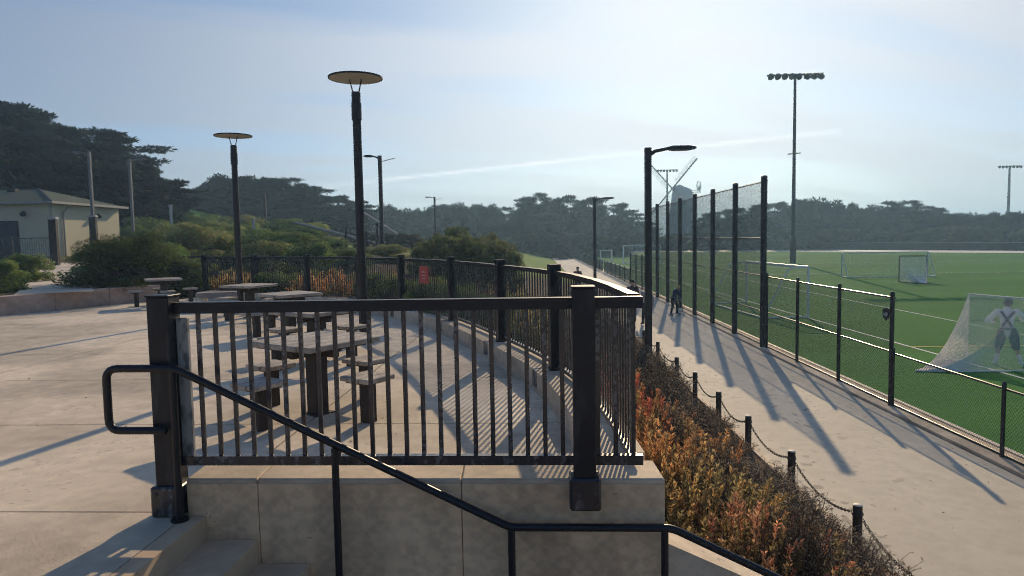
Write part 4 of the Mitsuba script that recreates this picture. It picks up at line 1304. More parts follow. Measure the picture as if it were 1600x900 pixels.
hu = np.cross(hs, axd)
hu = hu if hu[2] > 0 else -hu
for k in range(4):
    a = math.radians(46 + 90 * k)
    d = math.cos(a) * -hs + math.sin(a) * hu
    n = np.cross(axd, d)
    sl = part(wm, 'sail', bar(hub + d * 0.2, hub + d * 15.6, 0.42, 0.42, up=axd), 'm_dark')
    L1, L2 = [], []
    for q_ in np.linspace(3.0, 15.3, 22):
        L1.append(hub + d * q_)
        L2.append(hub + d * q_ + n * 1.9)
    for q_ in (0.65, 1.25, 1.9):
        L1.append(hub + d * 3.0 + n * q_)
        L2.append(hub + d * 15.3 + n * q_)
    part(sl, 'lattice', sticks(L1, L2, 0.05), 'm_galv')
fc = np.array([WX + 6.6, WY - 1.0, 23.4])
ft = part(wm, 'fantail', tube([fc + 1.9 * np.array([0.65 * math.cos(a), 0.76 * math.cos(a), math.sin(a)]) for a in np.linspace(0, 2 * math.pi, 21)], 0.13, 6), 'm_dark')
bl = []
for a in np.linspace(0, 2 * math.pi, 11)[:-1]:
    d1 = np.array([0.65 * math.cos(a), 0.76 * math.cos(a), math.sin(a)])
    a2 = a + 0.35
    d2 = np.array([0.65 * math.cos(a2), 0.76 * math.cos(a2), math.sin(a2)])
    bl.append(trimesh.Trimesh([fc + d1 * 0.2, fc + d1 * 1.8, fc + d2 * 1.8 + [0.2, -0.2, 0]], [[0, 1, 2]], process=False))
for m in bl:
    part(ft, 'blade', m, 'm_millblue')
part(wm, 'fan_stage', cat([bar((WX + 3.5, WY - 1, 20.9), (WX + 7.3, WY - 1, 20.9), 0.3), bar((WX + 7.0, WY - 1, 20.9), (WX + 7.0, WY - 1, 23.4), 0.25), bar((WX + 3.5, WY - 1, 21.6), (WX + 7.0, WY - 1, 21.8), 0.2)]), 'm_dark')

# ------------------------------------------------------------------ climbing frame in the play area
cf = thing('climbing_frame', 'dark rope climbing frame with slanting masts and pale knots in the play area', 'climbing frame')
part(cf, 'mast', tube([(-14.0, 45.0, 4.9), (-8.6, 45.0, 3.4)], 0.09, 8), 'm_trimgrey')
part(cf, 'mast', tube([(-9.8, 45.0, 5.6), (-7.4, 45.0, 4.0)], 0.10, 8), 'm_trimgrey')
for x in (-11.0, -10.7, -9.4, -8.7):
    part(cf, 'upright', tube([(x, 44.8, 2.2), (x + 0.06, 44.8, 4.3 + 0.5 * math.sin(x * 7))], 0.075, 8), 'm_dark')
g = np.random.default_rng(5)
nd = np.array([(-11.2 + 3.0 * g.random(), 44.4 + 1.2 * g.random(), 2.5 + 1.7 * g.random()) for _ in range(40)])
A, B = [], []
for i in range(40):
    for j in np.argsort(np.linalg.norm(nd - nd[i], axis=1))[1:4]:
        A.append(nd[i])
        B.append(nd[j])
part(cf, 'ropes', sticks(A, B, 0.025), 'm_dark', kind='stuff')
for i in range(0, 40, 4):
    m = trimesh.creation.icosphere(2, 0.10)
    m.apply_translation(nd[i])
    part(cf, 'knot', m, 'm_cap', True)
lf = thing('low_rail_fence', 'low dark rail fence along the far grass of the play area', 'fence')
for zz in (3.25, 3.6):
    part(lf, 'rail', bar((-13.5, 62.0, zz), (-6.0, 62.0, zz), 0.07), 'm_dark')
for k in range(7):
    part(lf, 'post', box((-13.5 + k * 1.25, 62.0, 3.2), (0.12, 0.12, 1.0)), 'm_dark')


# ------------------------------------------------------------------ far screen fence beyond the field
sf = thing('screen_fence', 'long dark screened fence beyond the far edge of the turf field', 'fence')
pts = [(8.0, 170.0), (32.5, 164.5), (65.0, 147.0), (88.0, 109.0), (160.0, 46.0)]
for k in range(4):
    a, b = pts[k], pts[k + 1]
    a = np.array(a) + (np.array(b) - a) / np.linalg.norm(np.array(b) - a) * 0.05
    part(sf, 'screen', bar((*a, 0.72), (*b, 0.72), 0.06, 1.35), 'm_dark')
    part(sf, 'rail', bar((*a, 1.43), (*b, 1.43), 0.08, 0.06), 'm_galv')

# ------------------------------------------------------------------ vegetation: prototypes
def leaf_color(n, base, var, g):
    c = np.array(base) * (1 + var * g.normal(size=(n, 1))) * (1 + 0.12 * g.normal(size=(n, 3)))
    return np.repeat(np.clip(c, 0.004, 0.9), 4, axis=0)


def leaf_ply(v, f, c, mat, n=None):
    if n is None:
        return mikit.ply((v, f), mat, False, color=c)
    import meshkit
    n = n / (np.linalg.norm(n, axis=1, keepdims=True) + 1e-9)
    m = trimesh.Trimesh(v, f, process=False)
    path = meshkit.write_ply(m, False, None, c, np.repeat(n, 4, axis=0))
    return {'type': 'ply', 'filename': path, 'face_normals': False, 'bsdf': {'type': 'ref', 'id': mat}}


def proto_cypress(seed, base=(0.035, 0.052, 0.026)):
    """unit tree (height 1, crown width 1): tapered trunk, limbs and flat wind-swept foliage pads"""
    g = np.random.default_rng(seed)
    tr = [tube([(0, 0, 0), (0.02, 0.01, 0.35), (0.05, 0.0, 0.7), (0.07, 0.02, 0.9)], [0.055, 0.04, 0.025, 0.01], 7)]
    P, D, N, Ls, C, NN = [], [], [], [], [], []
    lean = g.uniform(-0.1, 0.1)
    npad = 34
    for k in range(npad):
        h = 0.24 + 0.73 * (k + g.random()) / npad
        prof = 0.52 * (1 - ((h - 0.55) / 0.62) ** 2) ** 0.5 if h > 0.3 else 0.40
        top = h > 0.86
        a = g.random() * 2 * math.pi
        rr = prof * (0.35 + 0.6 * g.random()) * (0.75 if top else 1)
        c = np.array([lean * h + rr * math.cos(a), rr * math.sin(a), h - 0.05 * rr + 0.03 * g.normal()])
        if k % 2 == 0:
            tr.append(tube([(lean * h * 0.8 + 0.03, 0, h * 0.72), (c * 0.55 + [0, 0, h * 0.38]), c - [0, 0, 0.012]], [0.016, 0.010, 0.004], 5))
        n = 260
        rx, rz = 0.11 + 0.09 * g.random(), 0.018 + 0.016 * g.random()
        q_ = rdir(n, g) * (g.random((n, 1)) ** 0.4) * [rx * 1.25, rx, rz]
        q_[:, 2] += 0.10 * np.hypot(q_[:, 0], q_[:, 1])
        P.append(c + q_)
        NN.append(q_ / [rx, rx, rz * 1.5] + [0, 0, 0.35] + 0.15 * rdir(n, g))
        d = q_ * [1, 1, 0.4] / rx + rdir(n, g) * 0.55 + [0, 0, 0.15]
        D.append(d)
        N.append(rdir(n, g) * 0.5 + [0, 0, 1.0])
        Ls.append(0.034 + 0.034 * g.random(n))
        C.append(leaf_color(n, np.array(base) * (0.8 + 0.5 * g.random()), 0.08, g))
    # inner dark mass of foliage, still leaves
    n = 1000
    q_ = rdir(n, g) * (g.random((n, 1)) ** 0.45) * [0.34, 0.34, 0.26] + [lean * 0.5, 0, 0.44]
    NN.append((q_ - [lean * 0.5, 0, 0.44]) * [1, 1, 0.6] + 0.02 * rdir(n, g))
    P.append(q_); D.append(rdir(n, g)); N.append(rdir(n, g)); Ls.append(0.09 + 0.06 * g.random(n)); C.append(leaf_color(n, base, 0.06, g))
    L_ = np.concatenate(Ls)
    v, f = leaves(np.vstack(P), np.vstack(D), np.vstack(N), L_, L_ * 0.62)
    return {'type': 'shapegroup', 'trunk': mikit.ply(cat(tr), 'm_bark'), 'crown': leaf_ply(v, f, np.vstack(C), 'm_farleaf', np.vstack(NN))}


def proto_round(seed, base=(0.045, 0.06, 0.03), low=0.12, clumps=75, per=150, leaf=0.034, trunk=True, mat='m_farleaf', spiky=0.0, fat=1.0, var=0.18, core=0):
    """unit broad crown (height 1, width 1) of leaf clumps spread through the volume, open at the edge"""
    g = np.random.default_rng(seed)
    P, D, N, Ls, C, NN = [], [], [], [], [], []
    tr = [tube([(0, 0, 0), (0.02, 0.01, 0.3), (0.0, 0.03, 0.62)], [0.05, 0.038, 0.016], 7)]
    for k in range(clumps):
        d = rdir(1, g)[0]
        d[2] = abs(d[2]) if g.random() < 0.75 else d[2]
        q_ = g.random() ** 0.42
        c = np.array([0.40 * d[0], 0.40 * d[1], (1 - low) * 0.42 * d[2]]) * q_ + [0, 0, low + (1 - low) * 0.50]
        if not trunk and k % 5 < 2:
            a_, rr_ = g.random() * 2 * math.pi, 0.26 + 0.2 * g.random()
            c = np.array([rr_ * math.cos(a_), rr_ * math.sin(a_), 0.08 + 0.26 * g.random()])
        c += 0.03 * g.normal(size=3)
        if k % 5 == 0:
            tr.append(tube([(0.01, 0.02, 0.35), c * 0.6 + [0, 0, 0.15], c], [0.014, 0.009, 0.003], 5))
        n = per
        r = (0.075 + 0.055 * g.random()) * fat
        o = rdir(n, g) * (g.random((n, 1)) ** 0.35) * [r, r, r * 0.75]
        P.append(c + o)
        NN.append(o / r + 0.8 * (c - [0, 0, low + (1 - low) * 0.4]) / 0.45 + (0.45 if mat == 'm_leaf' else 0.15) * rdir(n, g))
        D.append(o / r + rdir(n, g) * 0.7 + [0, 0, spiky])
        N.append(rdir(n, g) * 0.7 + [0, 0, 0.6])
        Ls.append(leaf * (0.6 + 0.8 * g.random(n)))
        C.append(leaf_color(n, np.array(base) * (0.75 + 0.5 * g.random()), var, g))
    if core:
        q_ = rdir(core, g) * (g.random((core, 1)) ** 0.4) * [0.40, 0.40, (1 - low) * 0.42] + [0, 0, low + (1 - low) * 0.46]
        NN.append(q_ - [0, 0, low + (1 - low) * 0.40] + 0.03 * rdir(core, g))
        P.append(q_); D.append(rdir(core, g)); N.append(rdir(core, g)); Ls.append(0.11 + 0.06 * g.random(core)); C.append(leaf_color(core, base, 0.05, g))
    L_ = np.concatenate(Ls)
    v, f = leaves(np.vstack(P), np.vstack(D), np.vstack(N), L_, L_ * 0.5)
    return {'type': 'shapegroup', 'trunk' if trunk else 'stems': mikit.ply(cat(tr), 'm_bark'), 'crown' if trunk else 'foliage': leaf_ply(v, f, np.vstack(C), mat, np.vstack(NN))}


def proto_orange(seed, tip=((0.50, 0.11, 0.03), (0.42, 0.16, 0.035)), mid=(0.37, 0.31, 0.15), low=(0.20, 0.20, 0.11), nst=95):
    """unit shrub of upright stems with narrow leaves, green below and red orange at the tips"""
    g = np.random.default_rng(seed)
    A, B, P, D, N, Ls, C = [], [], [], [], [], [], []
    for k in range(nst):
        a, rr = g.random() * 2 * math.pi, 0.5 * math.sqrt(g.random())
        h = (0.95 - 0.8 * rr ** 1.6) * (0.55 + 0.55 * g.random())
        b0 = np.array([0.55 * rr * math.cos(a), 0.55 * rr * math.sin(a), 0])
        b1 = np.array([rr * math.cos(a), rr * math.sin(a), h]) + g.normal(size=3) * [0.03, 0.03, 0.01]
        m = (b0 + b1) / 2 + g.normal(size=3) * 0.02
        A += [b0, m]; B += [m, b1]
        n = 54
        t = (0.25 + 0.75 * g.random(n) ** 0.7)
        p = np.where(t[:, None] < 0.5, b0 + (m - b0) * t[:, None] * 2, m + (b1 - m) * (t[:, None] * 2 - 1))
        ax = (b1 - b0) / np.linalg.norm(b1 - b0)
        d = rdir(n, g) * [1, 1, 0.4] + ax * (0.55 + 0.5 * t[:, None])
        P.append(p); D.append(d); N.append(rdir(n, g) * 0.4 + [0, 0, 1])
        Ls.append(0.045 + 0.035 * g.random(n))
        tp = np.array(tip[int(g.random() < 0.4)]) * (0.75 + 0.5 * g.random())
        top = np.clip((t - (0.72 + 0.12 * g.normal())) / 0.18, 0, 1)[:, None]
        lo = np.clip((t - 0.25) / 0.4, 0, 1)[:, None]
        c = (np.array(low) * (1 - lo) + np.array(mid) * (0.7 + 0.6 * g.random()) * lo) * (1 - top) + tp * top
        c = c * (1 + 0.22 * g.normal(size=(n, 1)))
        C.append(np.repeat(np.clip(c, 0.01, 0.9), 4, axis=0))
    L_ = np.concatenate(Ls)
    v, f = leaves(np.vstack(P), np.vstack(D), np.vstack(N), L_ * 0.85, L_ * 0.30)
    return {'type': 'shapegroup', 'stems': mikit.ply(sticks(A, B, 0.0032), 'm_twig'), 'foliage': leaf_ply(v, f, np.vstack(C), 'm_leaf')}


def proto_dry(seed, base=(0.13, 0.09, 0.062), grey=0.3):
    """unit shrub of dry branching twigs with few small brown leaves"""
    g = np.random.default_rng(seed)
    A, B, R_, P, D, Ls = [], [], [], [], [], []
    for k in range(150):
        a, rr = g.random() * 2 * math.pi, 0.5 * math.sqrt(g.random())
        tip = np.array([rr * math.cos(a), rr * math.sin(a), (0.9 - 0.9 * rr ** 1.5) * (0.6 + 0.45 * g.random())])
        b0 = np.array([0.3 * rr * math.cos(a), 0.3 * rr * math.sin(a), 0])
        pts = [b0, b0 * 0.5 + tip * 0.5 + g.normal(size=3) * 0.035, tip]
        for i_ in range(2):
            A.append(pts[i_]); B.append(pts[i_ + 1]); R_.append(0.0042 - 0.0015 * i_)
        for j in range(11):
            t = 0.3 + 0.7 * g.random()
            s0 = pts[1] + (pts[2] - pts[1]) * (t * 1.4 - 0.4) if t > 0.3 else pts[1]
            d = (tip - b0) * 0.5 + rdir(1, g)[0] * 0.45
            s1 = s0 + d / np.linalg.norm(d) * (0.07 + 0.11 * g.random())
            A.append(s0); B.append(s1); R_.append(0.0020)
            for _ in range(4):
                P.append(s0 + (s1 - s0) * g.random()); D.append(d / np.linalg.norm(d) + rdir(1, g)[0]); Ls.append(0.018 + 0.03 * g.random())
    n = len(P)
    L_ = np.array(Ls)
    v, f = leaves(np.array(P), np.array(D), rdir(n, g), L_, L_ * 0.35)
    c = np.array(base) * (1 + 0.3 * g.normal(size=(n, 1)))
    k = g.random((n, 1)) < grey
    c = np.where(k, np.array([0.30, 0.27, 0.23]), c)
    return {'type': 'shapegroup', 'twigs': mikit.ply(sticks(A, B, np.array(R_)), 'm_twig'), 'foliage': leaf_ply(v, f, np.repeat(np.clip(c, 0.01, 0.9), 4, axis=0), 'm_leaf')}


def plant(name, proto, x, y, z, w, h, rot, label, category, group=None):
    k = thing(name, label, category, group)
    scene[k] = {'type': 'instance', 'shapegroup': {'type': 'ref', 'id': proto}, 'to_world': T().translate([float(x), float(y), float(z)]).rotate([0, 0, 1], float(rot)).scale([float(w), float(w), float(h)])}
    return k


for i in range(4):
    scene[f'proto_cypress_{i}'] = proto_cypress(20 + i, ((0.017, 0.026, 0.017), (0.021, 0.029, 0.017), (0.015, 0.024, 0.018), (0.022, 0.027, 0.019))[i])
for i in range(3):
    scene[f'proto_round_{i}'] = proto_round(40 + i, ((0.014, 0.022, 0.016), (0.017, 0.024, 0.016), (0.012, 0.020, 0.017))[i], 0.08, 60, 110, 0.062, var=0.08, core=900)
for i in range(3):
    scene[f'proto_scrub_{i}'] = proto_round(60 + i, ((0.055, 0.07, 0.032), (0.085, 0.07, 0.04), (0.045, 0.064, 0.03))[i], 0.0, 50, 110, 0.06, False, var=0.10, core=500)
for i in range(4):
    scene[f'proto_shrub_{i}'] = proto_round(80 + i, ((0.18, 0.245, 0.085), (0.25, 0.29, 0.10), (0.15, 0.215, 0.075), (0.28, 0.30, 0.13))[i], 0.0, 64, 300, 0.036, False, 'm_leaf', 0.3, 1.35)
scene['proto_bush'] = proto_round(90, (0.075, 0.098, 0.036), 0.0, 150, 230, 0.02, False, 'm_leaf', 0.3, 1.0)
for i in range(2):
    scene[f'proto_willow_{i}'] = proto_round(95 + i, ((0.21, 0.225, 0.09), (0.17, 0.20, 0.075))[i], 0.0, 90, 150, 0.042, False, 'm_leaf', 0.9)
for i in range(4):
    scene[f'proto_orange_{i}'] = proto_orange(110 + i, *(((((0.74, 0.25, 0.15), (0.68, 0.33, 0.16)),)), ((((0.68, 0.37, 0.17), (0.58, 0.40, 0.20)),)), ((((0.60, 0.41, 0.18), (0.48, 0.40, 0.20)),)), ((((0.66, 0.32, 0.20), (0.52, 0.32, 0.2)),)))[i])
for i in range(3):
    scene[f'proto_dry_{i}'] = proto_dry(130 + i, ((0.21, 0.165, 0.13), (0.28, 0.24, 0.20), (0.15, 0.125, 0.10))[i], (0.25, 0.5, 0.3)[i])

CYPRESS_HILL = [(-54.2,69.7,18.7,8.4),(-53.0,71.4,18.7,7.9),(-48.9,68.7,17.6,7.4),(-49.3,72.7,17.6,8.7),(-46.8,73.3,15.9,8.6),(-46.2,76.1,16.0,7.9),(-41.9,72.7,14.8,8.0),(-49.5,63.5,15.2,6.2),(-48.8,65.2,15.1,6.1),(-45.2,63.8,14.4,6.9),(-42.6,63.2,13.3,6.8),(-40.5,63.9,12.0,7.3),(-36.8,61.2,11.2,6.2),(-34.4,60.5,10.7,6.8),(-43.3,55.3,11.3,5.3),(-43.1,57.7,11.4,5.7),(-38.1,54.0,10.5,5.5),(-38.1,56.8,10.6,5.4),(-36.0,57.9,10.5,4.6),(-31.4,53.9,9.9,4.6),(-40.5,76.0,12.4,4.3),(-40.2,78.0,12.0,4.2),(-39.3,80.0,10.4,3.4),(-33.1,66.0,9.5,5.5),(-32.0,60.0,9.5,4.4),(-41.0,84.0,9.4,4.2)]
ROUND_MID = [(-48.1,109.3,12.6,6.3),(-47.3,114.8,14.8,6.0),(-41.1,106.0,13.5,6.4),(-41.7,114.3,14.2,6.9),(-36.8,107.9,13.4,6.2),(-36.1,112.5,13.6,7.0),(-33.5,112.4,12.8,5.9),(-30.1,110.4,11.6,7.1),(-27.5,110.0,10.8,6.3),(-27.1,117.7,10.2,6.9),(-49.5,108.3,10.2,6.5),(-43.1,100.9,9.4,5.6),(-42.0,104.9,9.7,5.5),(-36.9,99.1,8.9,5.4),(-34.2,98.9,8.5,4.9),(-33.7,106.1,8.7,5.6),(-29.6,100.8,8.0,5.0),(-27.0,100.6,8.0,5.6),(-24.3,102.9,7.8,6.0)]
ROUND_FAR = [(-32.4,157.9,11.0,6.5),(-30.1,166.7,12.1,6.1),(-26.1,165.8,10.8,5.8),(-24.0,171.9,11.2,6.4),(-18.8,160.4,10.9,6.9),(-16.6,170.3,12.4,6.9),(-11.7,158.3,11.8,6.3),(-8.6,174.2,12.5,6.0),(-5.0,168.7,11.6,7.0),(-33.6,153.3,8.4,6.9),(-27.5,146.8,8.2,6.9),(-23.1,149.6,8.0,5.7),(-18.7,152.5,7.9,7.1),(-14.3,153.9,8.2,6.0),(-9.0,158.3,7.8,6.3),(-4.5,148.2,7.4,6.1),(-0.1,143.9,7.3,6.4),(4.6,141.2,7.1,6.9),(9.6,151.1,7.4,6.3),(15.0,150.8,7.4,6.0),(20.8,156.9,6.9,6.2),(23.9,144.6,6.5,6.3)]
ROUND_RIGHT = [(71.5,170.0,12.3,7.2),(76.3,172.0,12.0,8.0),(79.4,170.0,11.4,7.6),(86.6,175.0,10.6,8.1),(89.8,172.0,10.2,8.0),(93.5,170.0,9.8,7.9),(58.9,159.1,6.3,7.7),(66.1,162.9,6.5,7.7),(69.3,156.9,6.2,7.1),(73.7,153.2,6.3,6.1),(80.4,154.9,5.6,6.7),(87.5,159.7,5.9,8.1),(92.0,159.3,5.6,8.1),(98.3,160.0,5.5,7.6),(95.7,150.0,7.0,6.9),(101.2,152.9,7.3,5.9),(105.4,155.3,7.3,7.2),(105.0,150.2,7.2,6.7),(104.5,144.8,7.5,6.6),(115.0,155.0,7.5,6.6),(110.9,145.1,7.2,5.4),(120.9,153.4,7.7,7.0)]
CYPRESS_FAR = [(2.6,165.0,12.6,7.6),(6.3,168.0,13.6,8.1),(10.2,172.0,12.4,7.0),(13.1,165.0,13.3,7.0),(17.5,166.0,12.7,8.6),(22.3,170.0,12.4,7.9),(26.0,172.0,11.3,7.3),(29.3,170.0,9.3,6.9),(33.3,172.0,7.1,7.3)]
CYPRESS_RIGHT = [(50.1,180.0,8.7,6.7),(55.3,182.0,9.6,7.4),(59.2,180.0,10.3,7.0),(62.3,176.0,10.7,7.2),(67.2,178.0,11.4,8.2),(72.6,180.0,10.3,6.7),(95.0,168.0,10.6,8.7),(98.2,166.0,9.7,8.0),(103.4,168.0,9.0,8.1),(108.4,170.0,7.6,6.3)]
SCRUB_FAR = [(-12.6,61.3,4.5,2.3),(-12.3,65.3,4.4,2.2),(-10.9,65.3,4.4,2.4),(-9.0,61.6,4.3,2.5),(-6.7,67.1,3.9,2.4),(-5.8,72.8,4.0,2.6),(-4.3,71.3,3.9,2.3),(-2.9,68.0,3.7,2.7),(-1.0,131.1,4.0,3.9),(1.2,124.0,4.6,4.0),(3.7,125.6,4.7,4.3),(6.2,121.4,5.0,4.1),(9.1,130.1,5.0,4.4),(11.5,135.0,4.7,4.1),(13.4,129.3,4.8,3.7),(15.6,128.1,4.1,4.4),(16.9,122.2,3.8,3.5),(19.3,122.1,4.0,3.4),(6.9,122.1,2.6,2.6),(8.6,114.2,3.0,2.9)]
SCRUB_RIGHT = [(37.0,160.5,4.1,5.1),(38.2,158.9,4.4,4.1),(43.7,158.2,4.5,5.4),(44.3,155.0,4.9,4.7),(50.1,152.3,5.3,5.6),(52.0,151.1,5.3,4.8),(57.7,148.6,5.3,5.3),(61.2,146.5,5.3,4.4),(64.7,144.2,5.0,4.5),(70.2,148.1,5.1,5.0),(72.0,146.1,4.7,5.5),(74.7,140.2,4.2,5.0),(79.1,148.8,3.8,5.9),(77.4,134.2,3.7,4.5),(81.5,143.1,3.6,4.4),(81.9,138.6,4.0,5.3),(89.1,146.9,4.7,4.5),(90.7,145.6,4.8,5.3),(93.0,145.5,4.9,4.9),(90.5,138.0,4.9,5.5),(100.1,149.0,4.4,5.6),(93.5,135.5,4.2,4.8),(104.8,148.2,3.9,5.6),(109.0,150.2,3.7,5.1),(100.9,135.3,4.0,5.1),(103.1,135.4,3.9,5.0),(109.7,140.1,3.8,4.8)]
SHRUBS = [(-17.6,34.0,4.6,2.2),(-14.5,31.0,4.7,2.9),(-12.9,26.0,3.9,1.4),(-16.4,38.0,4.7,2.5),(-13.6,33.0,4.2,1.8),(-15.2,40.0,4.6,2.6),(-10.9,33.0,4.3,3.7),(-9.9,28.0,3.8,2.1),(-7.9,27.0,3.8,1.8),(-13.9,46.0,4.9,3.4),(-20.0,48.0,5.3,2.7),(-22.5,50.0,5.5,2.8),(-20.3,52.0,5.3,2.9),(-13.2,48.0,4.1,2.7),(-23.6,46.0,5.4,2.1),(-23.8,44.0,5.1,1.6),(-11.6,24.5,3.3,0.9),(-11.1,24.0,3.1,0.8),(-10.3,40.0,3.4,1.5)]
WILLOWS = [(-3.0,29.0,4.0,1.9),(-1.9,30.0,3.8,2.2),(-0.7,31.0,3.7,1.7),(-3.7,28.0,3.5,1.0),(-2.6,33.0,4.3,1.8),(-1.1,36.0,4.1,2.0),(0.0,30.0,3.3,1.1)]
SHRUBS += [(-22.0, 56.0, 6.0, 4.2), (-18.6, 56.0, 5.8, 4.0), (-25.5, 58.0, 6.4, 4.2), (-15.2, 52.0, 5.2, 3.4), (-8.8, 31.0, 3.5, 2.0), (-7.1, 30.0, 3.4, 1.9), (-6.0, 33.5, 3.5, 2.2), (-27.5, 52.0, 6.0, 3.0)]


ORD = 'first second third fourth fifth sixth seventh eighth ninth tenth eleventh twelfth thirteenth fourteenth fifteenth sixteenth seventeenth eighteenth nineteenth twentieth'.split()


def nth(k):
    return ORD[k] if k < 20 else ('twenty ' if k < 29 else 'thirty ') + ORD[(k - 20) % 10] if k not in (29, 39) else ('thirtieth' if k == 29 else 'fortieth')


def grove(name, rows, protos, label, category, group, wk_=1.25, sink=0.1, minh=1.0):
    order = {j: r_ for r_, j in enumerate(sorted(range(len(rows)), key=lambda j: rows[j][0] / rows[j][1]))}
    for i, (x, y, zt_, w) in enumerate(rows):
        z0 = float(terrain(x, y)) - sink
        h = max(zt_ - z0, minh)
        plant(name, protos[(i * 7 + i // 3) % len(protos)], x, y, z0, w * wk_ * rng.uniform(0.92, 1.1), h, rng.uniform(0, 360), label.format(nth(order[i])), category, group)


CY, RD, SC_, SH, WI = [f'proto_cypress_{i}' for i in range(4)], [f'proto_round_{i}' for i in range(3)], [f'proto_scrub_{i}' for i in range(3)], [f'proto_shrub_{i}' for i in range(4)], [f'proto_willow_{i}' for i in range(2)]
grove('cypress_tree', CYPRESS_HILL, CY, '{} dark layered cypress from the left on the hillside behind the cream building', 'tree', 'cypresses on the left hillside')
grove('broad_tree', ROUND_MID, [RD[0], CY[0], RD[1], CY[1], CY[2]], '{} dark rounded tree from the left on the rise behind the disc lamps', 'tree', 'rounded trees at centre left')
grove('broad_tree', ROUND_FAR, RD, '{} hazy rounded tree from the left in the far line behind the play area', 'tree', 'rounded trees in the far line')
grove('cypress_tree', CYPRESS_FAR, CY, '{} hazy flat topped cypress from the left in the line left of the windmill', 'tree', 'cypresses in the far centre line')
grove('broad_tree', ROUND_RIGHT, RD, '{} hazy dense tree from the left behind the far side of the turf field', 'tree', 'dense trees behind the turf field')
grove('cypress_tree', CYPRESS_RIGHT, CY, '{} hazy flat topped cypress counted rightwards from the windmill', 'tree', 'cypresses beyond the turf field')
grove('scrub_bush', SCRUB_FAR, SC_, '{} low scrub bush from the left before the far tree line', 'bush', 'scrub bushes beyond the lawn', 1.3)
grove('scrub_bush', SCRUB_RIGHT, SC_, '{} scrub bush from the left just behind the screened fence of the field', 'bush', 'scrub bushes behind the turf field', 1.3)
grove('shrub', SHRUBS, SH, '{} rounded green shrub from the left on the slope behind the terrace railing', 'shrub', 'green shrubs behind the terrace railing', 1.25)
grove('willow_shrub', WILLOWS, WI, '{} loose yellow green shrub from the left, beside the lawn', 'shrub', 'loose shrubs left of the lawn', 1.12)
plant('round_bush', 'proto_bush', -12.2, 21.9, 2.1, 3.55, 2.02, 40, 'big rounded dark green bush on the seat wall bed left of the tables', 'bush')
plant('round_bush', 'proto_shrub_2', -13.0, 23.2, 2.1, 3.4, 1.95, 130, 'second green bush right behind the big rounded bush', 'bush')
plant('round_bush', 'proto_shrub_1', -10.6, 23.3, 2.1, 1.5, 1.15, 200, 'small leafy bush at the right foot of the big rounded bush', 'bush')
plant('round_bush', 'proto_shrub_2', -15.0, 19.9, 2.1, 1.8, 1.3, 10, 'dark leafy bush at the left edge beside the walkway', 'bush')
plant('round_bush', 'proto_shrub_3', -18.6, 24.5, 2.3, 2.4, 1.2, 300, 'second leafy bush at the left edge, farther along the walkway', 'bush') if False else None
plant('round_bush', 'proto_shrub_0', -16.9, 24.2, 2.3, 1.7, 1.2, 220, 'leafy bush cut off by the left edge behind the dark one', 'bush')

# foreground planted slope
OR = [f'proto_orange_{i}' for i in range(4)]
DRY = [f'proto_dry_{i}' for i in range(3)]
FGO = [(1.62, 10.4, 1.2, 1.05, 0), (2.25, 9.6, 1.1, 0.95, 0), (1.75, 8.9, 1.2, 1.05, 0), (2.45, 8.35, 1.1, 0.9, 1), (1.9, 7.6, 1.2, 1.0, 1), (2.65, 7.25, 1.05, 0.85, 2), (1.95, 6.6, 1.15, 0.95, 2), (2.85, 6.25, 1.0, 0.8, 1), (2.2, 5.75, 1.1, 0.85, 3),
                                       (3.0, 5.35, 0.9, 0.75, 3), (1.5, 7.0, 0.95, 1.05, 2), (1.35, 8.1, 1.0, 1.1, 1), (1.3, 9.5, 1.0, 1.15, 0), (2.6, 4.8, 0.9, 0.75, 0), (1.55, 6.0, 1.0, 0.9, 2), (1.9, 11.6, 1.0, 0.9, 3), (3.2, 4.4, 0.9, 0.7, 2)]
for i, (x, y, w, h, pk_) in enumerate(FGO):
    pk_ = int(rng.integers(0, 4)) if i % 3 == 1 else pk_
    x -= 0.22
    _ord = sum(1 for j_, q_ in enumerate(FGO) if (q_[1], j_) < (y, i) and (q_[0] < 2.05) == (x + 0.22 < 2.05))
    plant('orange_shrub', OR[pk_], x, y, float(terrain(x, y)) - 0.03, w * rng.uniform(0.9, 1.15), h * rng.uniform(0.8, 1.12), rng.uniform(0, 360), f'{nth(_ord)} {["red orange", "amber", "golden", "coral"][pk_]} tipped shrub from the front, on the {"wall" if x + 0.22 < 2.05 else "path"} side of the planted slope', 'shrub', 'orange tipped shrubs in the foreground')
